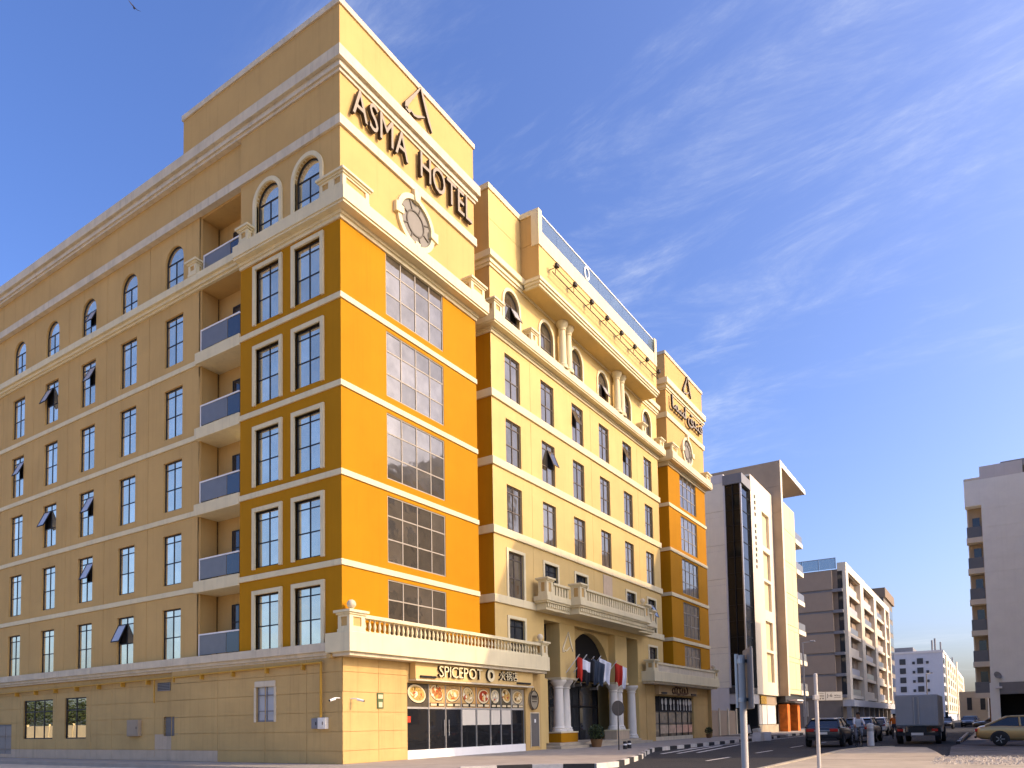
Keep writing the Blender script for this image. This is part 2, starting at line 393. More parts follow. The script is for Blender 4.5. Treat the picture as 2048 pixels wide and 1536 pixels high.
# ---- corner tower
def front_tower(T, x0, y0, wid, deep, rightside=False):
    """front of a tower; built in place at x0,y0"""
    a, b = x0, x0+wid
    hol = [(a+2.5, a+6.25, 18.08-H*i, 20.8-H*i) for i in range(4)]+[(a+2.5, a+6.25, 4.5, 7.2)]
    wall(MB(), a, b, 4.05, 20.75, y0, hol, .11).build('wall', ORG, T)
    for h in hol:
        if rightside: window(T, 0, h[0], y0+.09, h[2], 3.75, h[3]-h[2], (.25,)*4, (.35, .35, .30), FRMT, GLB, bar=.05, fr=.05, panes=False)
        else: window(T, 0, h[0], y0+.06, h[2], 3.75, h[3]-h[2], (.25,)*4, (.35, .35, .30), FRMT, GLB, bar=.05, fr=.05)
    wall(MB(), a, b, 21.45, 29.3, y0, [(a+3.3, a+5.44, 21.9, 24.0, True, 1.05)] if False else []).build('upper_wall', TAN, T)
    # round medallion
    cxm, czm = a+4.37, 22.95
    ring = MB(); n = 40
    for i in range(n):
        t0, t1 = 2*math.pi*i/n, 2*math.pi*(i+1)/n
        E_ = lambda rr, t: (cxm+rr*1.06*math.cos(t), czm+rr*math.sin(t))
        ring.prism([E_(1.16,t0), E_(1.16,t1), E_(.95,t1), E_(.95,t0)], y0-.12, y0+.01)
    for t in (0, 90, 180, 270):
        d = Vector((math.cos(R(t)), 0, math.sin(R(t)))); e = Vector((-d.z, 0, d.x))
        c = Vector((cxm, 0, czm)); P = [c+d*.86*1.04+e*.14, c+d*1.38+e*.22, c+d*1.38-e*.22, c+d*.86*1.04-e*.14]
        ring.prism([(p.x, p.z) for p in P], y0-.19, y0-.002)
    md = ring.build('medallion', CRM, T)
    disc = MB(); disc.prism([(cxm+.97*1.06*math.cos(2*math.pi*i/n), czm+.97*math.sin(2*math.pi*i/n)) for i in range(n)], y0-.02, y0+.0)
    disc.build('medallion_panel', mat('medallion_grey', (.24, .222, .185), var=.1), md)
    sp_ = MB()
    for i in range(n):
        t0, t1 = 2*math.pi*i/n, 2*math.pi*(i+1)/n
        sp_.prism([(cxm+r_*1.04*math.cos(t), czm+r_*math.sin(t)) for r_, t in ((.56,t0),(.56,t1),(.50,t1),(.50,t0))], y0-.06, y0-.021)
    for i in range(8):
        t = R(22.5+45*i); d = Vector((math.cos(t), 0, math.sin(t))); e = Vector((-d.z, 0, d.x)); c = Vector((cxm, 0, czm))
        P = [c+d*.57+e*.025, c+d*.94+e*.025, c+d*.94-e*.025, c+d*.57-e*.025]
        sp_.prism([(p.x, p.z) for p in P], y0-.06, y0-.022)
    sp_.build('medallion_spokes', mat('medallion_line', (.13, .115, .09)), md)
front_tower(HOT, 0.0, 0.0, 8.77, 10)
TW = [(1.05, 2.53), (3.42, 4.88)]
wall(MB(), -5.9, 0, 4.05, 20.75, 0, [(-b, -a, 18.04-H*r, 20.34-H*r) for a, b in TW for r in range(5)], .16).build('side_wall', ORG, HOT, rz=LF)
wall(MB(), -5.9, 0, 21.45, 24.4, 0, [(-b, -a, 21.56, 23.85, True) for a, b in TW], .2).build('upper_side_wall', TAN, HOT, rz=LF)
wall(MB(), -5.9, 0, 24.7, 26.6, 0).build('frieze_wall', TAN, HOT, rz=LF)
wall(MB(), -10.04, 0, 27.3, 29.3, 0).build('parapet_wall', TAN, HOT, rz=LF)
MB().box(0.02, 8.75, 10.0, 10.04, 27.1, 29.3).build('parapet_wall', TAN, HOT)
MB().box(8.72, 8.77, 0.001, 10.0, 4.1, 29.3).build('parapet_wall', TAN, HOT)
MB().slab([(-.07, -.07), (8.84, -.07), (8.84, 10.1), (-.07, 10.1)], 29.3, 29.54).build('coping', CRM2, HOT)
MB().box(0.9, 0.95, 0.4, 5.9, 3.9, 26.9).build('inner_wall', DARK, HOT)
for a, b in TW:
    wd = b-a
    for r in range(5):
        zb = 18.04-H*r
        w = window(HOT, LF, -b, .12, zb, wd, 2.3, (.5, .5), ROWF, FRM, GLA)
        s = cached(('surr', wd), lambda: MB().box(-.17, .0, -.2, -.04, -.06, 2.47).box(wd, wd+.17, -.2, -.04, -.06, 2.47).box(0, wd, -.2, -.04, 2.3, 2.47).mesh('surround', CRM))
        place(s, 'surround', w)
    w = window(HOT, LF, -b, .15, 21.56, wd, 2.29, (.5, .5), (.5, .5), FRM, GLA, arched=True)
    def arcsur():
        mb = MB().box(-.17, 0, -.23, -.06, -.04, 2.29-wd/2).box(wd, wd+.17, -.23, -.06, -.04, 2.29-wd/2); n = 18; hz = 2.29-wd/2
        for i in range(n):
            t0, t1 = math.pi*i/n, math.pi*(i+1)/n
            mb.prism([(wd/2+r_*math.cos(t), hz+r_*math.sin(t)) for r_, t in ((wd/2+.17,t0),(wd/2+.17,t1),(wd/2,t1),(wd/2,t0))], -.23, -.06)
        return mb.mesh('surround', CRM)
    place(cached(('asur', wd), arcsur), 'surround', w)
for i in range(4):
    z = 7.354+H*i
    MB().slab(lpoly(.06, .06, 8.77, 5.9, .1), z, z+.226).build('floor_band', CRM, HOT, bevel=.012)
tcn = MB()
for p, q, a, b in ((.07, .07, 20.66, 20.80), (.13, .15, 20.80, 20.93), (.36, .52, 20.93, 21.02), (.41, .58, 21.02, 21.5)):
    tcn.slab(lpoly(p, q, 8.77+q*.6, 5.9, .12, .1), a, b)
tcn.build('cornice', CRM, HOT)
def pedestal(parent, x0, x1, y0, y1, z0, z1, panels=('f', 'l'), ball=False, name='pedestal', nl=1):
    """pier with cap; recessed panels on the front (-Y) and left (-X) faces"""
    t = .07; mb = MB()
    mb.box(x0+.0, x1, y0+.0, y1, z0, z0+.12); zb, zt = z0+.12, z1-.16
    mb.box(x0+t, x1-t, y0+t, y1-t, zb, zt, 1)  # tan backs paint shade into the recessed panels
    if 'f' in panels:
        wall(mb, x0+.02, x1-.02, zb, zt, y0+.02, [(x0+.2, x1-.2, zb+.1, zt-.08)], .06)
    else: mb.box(x0+.02, x1-.02, y0+.02, y0+t-.001, zb, zt)
    fl = MB()
    hs_ = []; L_ = (y1-y0)/nl
    for i in range(nl): hs_.append((-(y1-.14-L_*i+.0)+.02, -(y1-L_*(i+1)+.14)-.02, zb+.1, zt-.08))
    wall(fl, -(y1-.02), -(y0+.02), zb, zt, x0+.02, hs_ if 'l' in panels else [], .06)
    c_, s_ = math.cos(LF), math.sin(LF)
    mb.add([(c_*p[0]-s_*p[1], s_*p[0]+c_*p[1], p[2]) for p in fl.v], fl.f)
    mb.box(x0-.03, x1+.03, y0-.03, y1+.03, zt, zt+.07); mb.box(x0-.1, x1+.1, y0-.1, y1+.1, zt+.07, z1)
    o = mb.build(name, [CRM, TAN], parent)
    if ball:
        bx, by = (x0+x1)/2, (y0+y1)/2
        MB().lathe([(.09, 0), (.07, .05), (.1, .09)]+[(max(.17*math.sin(math.pi*k/8), .01), .26-.17*math.cos(math.pi*k/8)) for k in range(1, 9)], (bx, by, z1)).build('ball_finial', CRM2, o, smooth=True)
    return o
pedestal(HOT, -.38, 1.05, -.53, .75, 21.5, 22.2, nl=2)
pedestal(HOT, 7.75, 8.87, -.53, .02, 21.5, 22.2)
pedestal(HOT, -.36, .13, 5.0, 5.6, 21.5, 22.2); pedestal(HOT, -.2, .3, 8.75, 9.35, 21.52, 22.2)

# ---- balcony bay between tower and wing
bb = MB()
bb.box(.15, 1.15, 8.9, 9.0, 4.49, 24.38); bb.build('balcony_side_wall', TAN, HOT)
MB().box(1.15, 1.25, 5.85, 9.0, 4.49, 24.38).build('balcony_back_wall', TAN, HOT)
MB().box(.01, 1.15, 5.88, 5.9, 4.49, 24.38).build('balcony_side_wall', TAN, HOT)
MB().box(0.2, 1.15, 5.9, 8.9, 24.30, 24.37).build('balcony_ceiling', TAN, HOT)
for i in range(6):
    zt = 21.45-.0 if i == 0 else 17.97-H*(i-1)
    if i == 5: zt = 4.49
    if 0 < i < 5:
        s = MB().box(-.07, 1.148, 5.905, 8.98, zt-.5, zt).build('balcony_slab', CRM, HOT, bevel=.012)
    elif i == 0: s = MB().box(.2, 1.148, 5.905, 8.895, 20.98, 21.44).build('balcony_slab', TAN, HOT)
    else: s = MB().box(.2, 1.148, 5.905, 8.895, 4.0, 4.488).build('balcony_slab', TAN, HOT)
    xr = -.02 if i else .1
    rl = MB().box(xr-.025, xr+.035, 5.92, 8.6, zt+.90, zt+.96).box(xr-.02, xr+.03, 8.55, 8.6, zt+.02, zt+.9).build('rail', WHT, HOT)
    MB().box(xr-.006, xr+.006, 6.75, 8.55, zt+.06, zt+.9).build('glass_panel', RAILG, rl)
    MB().box(xr+.008, xr+.02, 5.92, 6.74, zt+.06, zt+.9).build('glass_panel', GLD, rl)
    MB().box(xr-.004, .6, 8.6, 8.61, zt+.06, zt+.9).build('glass_panel', RAILG, rl)
    d = MB().box(1.10, 1.149, 6.9, 7.85, zt+.01, zt+2.25).build('balcony_door', GLD, HOT)
    MB().box(1.085, 1.10, 6.86, 7.89, zt+2.25, zt+2.31).box(1.085, 1.10, 7.85, 7.89, zt, zt+2.25).box(1.085, 1.10, 7.35, 7.40, zt, zt+2.25).box(1.085, 1.1, 6.9, 7.85, zt+1.5, zt+1.55).build('door_frame', FRM, d)
    lit = (i == 3)
    LM = mat('lamp_glass_lit', (.8, .75, .6), emit=(1, .85, .55, 6)) if lit else CRM2
    MB().ball((1.06, 6.55, zt+2.35), .11).build('wall_lamp', LM, HOT, smooth=True)

# ---- ground floor, left side: courses of large panels, windows, door, services
MB().box(-YEND, -.02, WL+.03, WL+.12, 0.0, .2).build('base_course', GREYW, HOT, rz=LF)
gz = [0.0, .48, 1.19, 1.91, 2.66, 3.40, 3.95]
GH = [(-24.5, -21.35, 1.02, 3.1), (-20.1, -18.04, 1.02, 3.1), (-29.0, -25.9, 0.0, 1.85), (-4.82, -3.74, 1.62, 3.13), (-11.4, -10.35, 1.1, 1.96)]
vj = [0.0, 1.9, 4.3, 7.3, 10.6, 12.1, 15.7, 17.6, 21.0, 24.9, 29.3, 33, 37, 42.7]
gx0 = .0
for a, b in zip(vj, vj[1:]):
    for i, (z0, z1) in enumerate(zip(gz, gz[1:])):
        hs_ = []
        for h in GH:
            xa, xb, za, zb = max(h[0], -b), min(h[1], -a), max(h[2], z0), min(h[3], z1)
            if xb-xa > .01 and zb-za > .01: hs_.append((xa, xb, za, zb))
        full = any(h[0] <= -b+.01 and h[1] >= -a-.01 and h[2] <= z0+.01 and h[3] >= z1-.01 for h in hs_)
        if full: continue
        g = .009
        M_ = GREYW if (z1 < .6 and a > 7) or (10.6 <= a < 12.1 and z1 < 1.3) else TANG
        cl_ = lambda h: (max(h[0], -b+g), min(h[1], -a-g), max(h[2], z0+g), min(h[3], z1-g))
        wall(MB(), -b+g, -a-(g if a > 0 else 0), z0+g, z1-g, gx0 if a < 8.9 else WL-.0, [cl_(h) for h in hs_], .0, .03).build('wall_panel', M_, HOT, rz=LF)
mbk = MB()
cuts = sorted({-42.7, 0.0, *[v for h in GH for v in h[:2]]}); cz = sorted({0.0, 3.95, *[v for h in GH for v in h[2:4]]})
wall(mbk, -42.7, -8.9, 0, 3.95, WL+.028, [h for h in GH if h[0] < -8.9], .1)
wall(mbk, -8.9, 0, 0, 3.95, .028, [h for h in GH if h[0] > -8.9], .1)
mbk.build('wall_core', TANG, HOT, rz=LF)
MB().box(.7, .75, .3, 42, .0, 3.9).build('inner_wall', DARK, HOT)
GLM = mat('mirror_glass', (0.75, 0.72, 0.60), rough=0.01, metal=1.0, var=0, wave=0.03)
window(HOT, LF, -24.5, WL+.09, 1.02, 3.15, 2.08, (.34, .33, .33), (.7, .3), FRM, GLM, bar=.06)
window(HOT, LF, -20.1, WL+.09, 1.02, 2.06, 2.08, (.5, .5), (.7, .3), FRM, GLM, bar=.06)
dr = MB().box(-29.0, -25.9, WL+.08, WL+.13, 0.02, 1.85).build('service_door', GREY, HOT, rz=LF)
for i in range(4): MB().box(-29.0+.77*i+.03, -29.0+.77*(i+1)-.03, WL+.04, WL+.078, .08, 1.75).build('door_leaf', mat('grey_door_paint', (.30, .27, .23)), dr)
aw = window(HOT, LF, -4.82, .10, 1.62, 1.08, 1.51, (.5, .5), (.28, .42, .30), GREY, GLS, bar=.05)
MB().box(-4.94, -4.82, -.05, .02, 1.6, 3.0).box(-3.74, -3.62, -.05, .02, 1.6, 3.0).box(-4.9, -3.66, -.05, .02, 3.0, 3.24).build('window_surround', CRM2, HOT, rz=LF, bevel=.03)
lv = MB().box(-11.4, -10.35, WL+.1, WL+.12, 1.1, 1.96)
lv.build('louvre_backing', GREY, HOT, rz=LF)
for i in range(7): MB().box(-11.38, -10.37, WL+.03, WL+.09, 1.13+.12*i, 1.15+.12*i).build('louvre_slat', GREY, HOT, rz=LF)
for a, b, z0, z1 in ((10.9, 11.85, 3.13, 3.5), (10.19, 10.69, 3.08, 3.55)):
    v = MB().box(-b, -a, WL-.04, WL+.02, z0, z1).build('vent_grille', GREY, HOT, rz=LF)
    for i in range(5): MB().box(-b+.03, -a-.03, WL-.06, WL-.041, z0+.05+i*.07, z0+.075+i*.07).build('vent_slat', BLK, v)
def wallbox(name, label, cat, y0, y1, z0, z1, x, M, d=.18):
    t = thing(name, label, cat, (x, (y0+y1)/2, z0))
    c = (x, (y0+y1)/2, z0); S = lambda a, b, e, f, g, h: MB().box(a-c[0], b-c[0], e-c[1], f-c[1], g-c[2], h-c[2])
    S(x-d, x, y0, y1, z0, z1).build('body', M, t, bevel=.015)
    S(x-d-.015, x-d-.001, y0+.06, y1-.06, z0+.06, z1-.06).build('door', M, t, bevel=.006)
    S(x-d-.03, x-d-.016, y0+.1, y0+.13, (z0+z1)/2-.06, (z0+z1)/2+.06).build('latch', BLK, t)
    return t
wallbox('meter_cabinet', 'brown framed meter cabinet with pale door low on the shaded tan wall', 'cabinet', 13.15, 14.08, 1.11, 1.87, WL, mat('cabinet_paint', (.36, .29, .20)))
wallbox('electric_box', 'small bright white electric box near the street corner of the shaded wall', 'box', .72, 1.12, 1.3, 1.72, 0, mat('box_white', (.8, .76, .66)))
wallbox('electric_box', 'smaller grey electric box just left of the white one under the pipe', 'box', 1.16, 1.54, 1.31, 1.70, 0, GREY, .1)
gp = thing('gas_pipe', 'yellow gas pipe running under the lower cornice of the tan facade', 'pipe', (0, 1.0, 3.6))
def rel(t, mb): mb.v = [(p[0]-t.location.x, p[1]-t.location.y, p[2]-t.location.z) for p in mb.v]; return mb
rel(gp, MB().tube((-.12, 1.0, 3.78), (-.12, 9.0, 3.70), .045).tube((-.02, 9.0, 3.70), (-.02, 30, 3.55), .045)).build('main_run', PIPE, gp, smooth=True)
rel(gp, MB().tube((-.12, 1.0, 3.79), (-.12, 1.0, 1.72), .05).ball((-.12, 1.0, 3.78), .055)).build('down_pipe', PIPE, gp, smooth=True)
rel(gp, MB().tube((-.02, 11.9, 3.65), (-.02, 11.9, 2.6), .03)).build('branch_pipe', PIPE, gp, smooth=True)
for i in range(12):
    y = 2.0+2.1*i; x = -.12 if y < 9 else -.02; z = 3.76-.008*y
    rel(gp, MB().box(x-.05, .0 if y < 8.9 else .15, y-.04, y+.04, z-.2, z+.06)).build('bracket', PIPE, gp)
def camera_thing(lbl, x, y, z, dx, dy):
    t = thing('security_camera', lbl, 'camera', (x, y, z), group='security cameras at the street corner')
    MB().tube((-dx*.25, -dy*.25, 0), (0, 0, 0), .02).build('arm', WHT, t)
    MB().tube((0, 0, -.03), (dx*.26, dy*.26, -.10), .05, .045).build('body', WHT, t, smooth=True)
    MB().tube((dx*.262, dy*.262, -.101), (dx*.275, dy*.275, -.105), .038).build('lens', BLK, t)
camera_thing('white security camera on the shaded side of the hotel corner', -.25, .12, 2.42, -1, 0)
camera_thing('white security camera on the sunlit side of the hotel corner', .5, -.25, 2.40, .3, -1)

# ---- ground floor front under the tower: wall panels, shop
for a, b in ((0.0, 1.9), (1.9, 3.57)):
    for z0, z1 in zip(gz, gz[1:]):
        wall(MB(), a+(.008 if a else 0), b-.008, z0+.008, z1-.008, 0.0, (), .03, .03).build('wall_panel', YEL if False else TANG, HOT)
MB().box(0.03, 3.57, .029, .2, 0, 4.0).build('wall_core', TANG, HOT)
MB().box(3.55, 3.58, -.0, .5, 0, 4.0).build('wall_core', TANG, HOT)
MB().box(12.68, 14.2, 0, .5, 0, 4.05).build('shop_pier', TANG, HOT)
MB().box(3.58, 12.68, .02, .5, 3.12, 4.06).build('shop_lintel', TANG, HOT)
MB().box(-.3, 14.0, 0.3, .5, 3.9, 4.05).build('soffit', TANG, HOT)
pl = MB().box(3.6, 12.66, .02, .32, 0.0, .36); pl.build('shop_plinth', WHT, HOT)
MB().box(3.58, 12.68, 2.2, 2.3, 0, 3.2).build('shop_back_wall', DARK, HOT)
MB().box(3.58, 12.68, .5, 2.2, 0.0, .02).build('shop_floor', DARK, HOT)
SHOPG = mat('shop_glass', (.015, .016, .018), rough=.04, var=0, spec=.9)
ALU = mat('shop_aluminium', (.55, .54, .50), rough=.4, metal=.5)
FOODBITS = [mat('food_bit%d' % q, c, rough=.4, var=.3, vscale=20) for q, c in enumerate(((.75, .64, .38), (.10, .06, .02), (.62, .36, .10), (.45, .08, .02), (.80, .74, .56)))]
bx = [3.6, 5.05, 6.2, 7.35, 8.5, 9.65, 10.55, 11.5, 12.66]
for i, (a, b) in enumerate(zip(bx, bx[1:])):
    w = MB().box(a, a+.06, .1, .18, .36, 3.12).box(a+.06, b, .1, .18, 2.06, 2.14).box(b-.001, b+.02, .1, .18, .36, 3.12).build('shop_window', ALU, HOT)
    MB().box(a+.06, b, .13, .145, .36, 2.06).build('pane', SHOPG, w)
    if i in (1, 2): MB().tube((b-.12 if i == 1 else a+.2, .06, .9), (b-.12 if i == 1 else a+.2, .06, 1.6), .018).build('door_handle', STEEL, w)
    if i in (3, 4, 5, 6): MB().box(a+.1, b-.04, .11, .125, 1.35, 2.05).build('roller_blind', mat('blind', (.62, .58, .48), var=.05), w)
    if i == 0: MB().box(a+.08, a+.3, .11, .12, 1.5, 1.75).build('red_sticker', mat('sticker_red', (.6, .05, .02)), w)
    p = MB().box(a+.06, b, .12, .135, 2.14, 3.1).build('food_picture_panel', mat('panel_base%d' % i, [(.09,.075,.05),(.62,.40,.16),(.55,.36,.15),(.60,.36,.12),(.55,.30,.10),(.10,.09,.06),(.12,.10,.06),(.45,.40,.30)][i], rough=.4, var=.3, vscale=5), w)
    cxm = (a+b)/2+.03; n = 18
    def oval(cx_, cz_, rx, rzz, y, M, nm, t0=0): MB().prism([(cx_+rx*math.cos(2*math.pi*k/n)*math.cos(t0)-rzz*math.sin(2*math.pi*k/n)*math.sin(t0), cz_+rx*math.cos(2*math.pi*k/n)*math.sin(t0)+rzz*math.sin(2*math.pi*k/n)*math.cos(t0)) for k in range(n)], y, y+.004).build(nm, M, p)
    WB_ = mat('bowl_print%d' % i, (.72, .60, .36), rough=.4, var=.1, vscale=9); FD = mat('food_print%d' % i, [(.55,.36,.1),(.5,.2,.06),(.62,.42,.14),(.6,.45,.2),(.42,.05,.015),(.5,.45,.34),(.6,.36,.08),(.5,.33,.12)][i], rough=.4, var=.7, vscale=14)
    ang = random.uniform(-.6, .6); rr_ = random.Random(40+i)
    rx_ = (b-a)*rr_.uniform(.40, .47); rz_ = rr_.uniform(.30, .42); cxm += rr_.uniform(-.04, .04); czm = 2.70+rr_.uniform(-.05, .06)
    BITS = FOODBITS
    oval(cxm, czm, rx_, rz_, .1175, DARK, 'bowl_outline', ang); oval(cxm, czm+.01, rx_*.94, rz_*.92, .114, WB_, 'bowl_print', ang); oval(cxm+.02, czm+.02, rx_*.78, rz_*.72, .110, FD, 'food_print', ang)
    for q in range(9):
        t = rr_.uniform(0, 6.28); rad = rr_.uniform(.1, .95 if i in (1, 3, 5) else .66); oval(cxm+rx_*rad*math.cos(t), czm+.02+rz_*rad*math.sin(t), rx_*rr_.uniform(.10, .26), rr_.uniform(.03, .09), .1068-.0003*q, BITS[rr_.randrange(5)], 'food_print', rr_.uniform(0, 3))
    if i: MB().box(a+.1, b-.05, .113, .118, 2.17, 2.33).build('caption_strip', DARK, p)
    for q in range(2 if i else 0): MB().box(a+.16+q*.48*(b-a), a+.16+(q+.8)*.44*(b-a), .106, .111, 2.20, 2.30).build('caption_print', WB_, p)
sg = thing('shop_sign', 'pale yellow shop sign board reading SPICEPOT with three Chinese characters', 'sign', (8.3, -.3, 3.25))
rel(sg, MB().box(3.74, 12.92, -.32, 0.0, 3.27, 4.0)).build('board', mat('sign_board', (.66, .47, .19), var=.06), sg, bevel=.02)
rel(sg, MB().box(3.72, 12.94, -.36, .0, 3.2, 3.265)).build('ledge', CRM2, sg)
SLET = (mat('sign_letter', (.78, .68, .42), rough=.4), LETS)
def sublet(s, x0, x1, z0, z1, d=.12, mats=SLET): letters(sg, s, x0-8.3, x1-8.3, -.02, z0-3.25, z1-3.25, d, mats=mats, gap=.08)
sublet('SPICEPOT', 5.15, 8.3, 3.40, 3.88)
sublet('火锅店', 9.75, 11.3, 3.44, 3.90)
rg = MB(); n = 24
for i in range(n):
    t0, t1 = 2*math.pi*i/n, 2*math.pi*(i+1)/n
    rg.prism([(9.0+r_*math.cos(t), 3.64+r_*math.sin(t)) for r_, t in ((.30,t0),(.30,t1),(.15,t1),(.15,t0))], -.44, -.325, 0, 1)
rel(sg, rg).build('ring_emblem', list(SLET), sg)
for a, b in ((4.0, 5.0), (11.35, 12.6)): rel(sg, MB().box(a, b, -.40, -.33, 3.33, 3.42)).build('light_bar', BLK, sg)
# round plaque and grey panel on the shop pier
pq = thing('wall_plaque', 'shield shaped grey plaque with crossed sticks on the pier right of the shop', 'plaque', (13.35, -.02, 2.6))
n = 22; pts = [(.42*math.cos(2*math.pi*k/n)*(1 if math.sin(2*math.pi*k/n) > 0 else .96), .5*math.sin(2*math.pi*k/n)-.02) for k in range(n)]
MB().prism(pts, -.10, -.0).build('plate', mat('plaque_grey', (.30, .26, .18), var=.2, vscale=8), pq)
mbp = MB()
for k in range(n):
    p, q = pts[k], pts[(k+1) % n]; mbp.prism([p, q, (q[0]*.92, q[1]*.92), (p[0]*.92, p[1]*.92)], -.13, -.101)
mbp.build('rim', LETS, pq)
MB().tube((-.3, -.06, .3), (-.05, -.06, .62), .018).tube((.3, -.06, .3), (.05, -.06, .62), .018).box(-.26, .26, -.13, -.102, .02, .06).box(-.2, .2, -.13, -.102, -.12, -.08).box(-.24, .24, -.125, -.102, .1, .22).build('crossed_sticks', LETS, pq)
dp = MB().box(13.15, 13.95, -.02, .03, .2, 1.9).build('grey_door', mat('grey_door', (.14, .13, .115), var=.15), HOT)
MB().box(13.1, 13.149, -.03, -.002, .15, 1.95).box(13.951, 14.0, -.03, -.002, .15, 1.95).box(13.149, 13.951, -.03, -.002, 1.901, 1.95).build('door_frame', CRM2, dp)
MB().box(13.48, 13.62, -.035, -.021, 1.42, 1.6).build('door_notice', WHT, dp)
sgn = thing('small_notice', 'small green and white notice on the sunlit plain wall left of the shop', 'notice', (1.97, -.02, 2.35))
MB().box(-.17, .17, -.02, .015, -.3, .3).build('plate', mat('notice_green', (.10, .14, .06), rough=.4), sgn)
MB().box(-.13, .13, -.026, -.021, .08, .24).box(-.10, .10, -.026, -.021, -.25, -.05).build('print', mat('notice_cream', (.6, .52, .32)), sgn)

# ---- front terrace over the shop
ter = MB().slab([(-.33, -.72), (14.0, -.72), (14.0, .02), (-.02, .02), (-.02, .55), (-.33, .55)], 4.08, 4.8)
ter.build('terrace_parapet', CRM, HOT, bevel=.015)
MB().slab([(-.2, -.58), (13.9, -.58), (13.9, .02), (-.02, .02), (-.02, .4), (-.2, .4)], 3.95, 4.079).build('terrace_moulding', CRM2, HOT)
MB().box(8.78, 10.03, .02, 4.0, 4.6, 4.7).build('terrace_floor', PAVE, HOT)
pedestal(HOT, -.27, .55, -.66, -.02, 4.801, 5.6, ball=True)
pedestal(HOT, 13.35, 13.95, -.66, -.06, 4.801, 5.6, ball=True)
MB().box(.56, 13.34, -.58, -.28, 4.801, 4.88).build('balustrade_base', CRM, HOT)
MB().box(.56, 13.34, -.60, -.26, 5.36, 5.5).build('balustrade_rail', CRM, HOT, bevel=.015)
balm = MB().lathe([(.05, 0), (.05, .05), (.03, .08), (.065, .2), (.05, .3), (.028, .40), (.05, .44), (.05, .48)], n=8).mesh('baluster', CRM)
for i in range(47): place(balm, 'baluster', HOT, (.72+i*.27, -.43, 4.88), smooth=i == 0)
for o in (0,): pass
# ---- middle block
MX0, MX1 = 10.04, 31.85
MC = [12.0+3.58*i for i in range(6)]
def upoly(x0, x1, p, y=0.0, back=4.0, q=None):
    q = p if q is None else q
    return [(x0-q, back), (x0-q, y-p), (x1+q, y-p), (x1+q, back), (x1-.1, back), (x1-.1, y+.1), (x0+.1, y+.1), (x0+.1, back)]
OPM = {(0, 2): (1, 1), (1, 1): (1, 1), (0, 4): (1, 1), (3, 5): (1, 1)}
mbays = [(MX0, 13.73, (0,)), (13.73, 20.85, (1, 2)), (20.85, 27.98, (3, 4)), (27.98, MX1, (5,))]
zr = [(17.884, 20.8), (14.484, 17.484), (11.084, 14.084), (7.684, 10.684)]
for r, (z0, z1) in enumerate(zr):
    for a, b, ks in mbays:
        hs_ = [(MC[k]-.72, MC[k]+.72, z0+.01, z0+2.33) for k in ks if not (r == 3 and k == 3)]
        g = .01
        wall(MB(), a+(g if a > MX0 else 0), b-(g if b < MX1 else 0), z0, z1, 0.0, hs_, .2, .03).build('wall_panel', YEL, HOT)
        for k in ks:
            if r == 3 and k == 3:
                MB().box(MC[k]-.65, MC[k]+.65, -.03, .0, z0+.02, z1-.1).build('grey_shaft_cover', GREYW, HOT); continue
            dk = r == 3 and k > 0
            w = window(HOT, 0, MC[k]-.72, .12, z0+.01, 1.44, 2.32, (.5, .5), ROWF, FRMG if not dk else FRM, GLB if not dk else GLD, panes=False, opened=())
            if (r, k) in OPM:
                sh = 2.32*.409
                def sash():
                    mb = MB().box(0, .68, -.02, .02, -sh, -sh+.05).box(0, .68, -.02, .02, -.05, 0).box(0, .05, -.02, .02, -sh+.05, -.05).box(.63, .68, -.02, .02, -sh+.05, -.05).box(.05, .63, -.004, .004, -sh+.05, -.05, 1)
                    return mb.mesh('sash', [FRMG, GLB])
                s2 = place(cached('msash', sash), 'sash', w, (.73 if r != 0 else .03, -.06, 2.32*.852)); s2.rotation_euler = (R(-22), 0, 0)
                place(cached('mgap', lambda: MB().box(0, .68, -.02, -.01, -sh, 0).mesh('unlit_room_sheet', DARK)), 'unlit_room_sheet', w, (.73 if r != 0 else .03, -.03, 2.32*.852))  # same black sheet standing for the unlit room
            if r == 3:
                place(cached('msur', lambda: MB().box(-.16, 0, -.17, -.08, -.005, 2.47).box(1.44, 1.6, -.17, -.08, -.005, 2.47).box(0, 1.44, -.17, -.08, 2.32, 2.47).mesh('surround', CRM)), 'surround', w)
for a in (13.73, 20.85, 27.98):
    MB().box(a-.08, a+.08, .032, .08, 7.6, 24.1).build('joint_backing', YEL, HOT)
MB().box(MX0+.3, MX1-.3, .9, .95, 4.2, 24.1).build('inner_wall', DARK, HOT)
for i in range(5):
    z = 7.284+H*i
    if i == 4: continue
    MB().slab(upoly(MX0, MX1, .10), z, z+.4).build('floor_band', CRM, HOT, bevel=.02)
mc = MB()
for p, a, b in ((.08, 20.72, 20.86), (.14, 20.86, 20.98), (.47, 20.98, 21.06), (.52, 21.06, 21.48)): mc.slab(upoly(MX0, MX1, p, q=p*.75), a, b)
mc.build('cornice', CRM, HOT)
wall(MB(), MX0, MX1, 21.46, 24.2, 0, [(c-.72, c+.72, 21.5, 23.68, True) for c in MC], .2).build('arched_wall', YEL, HOT)
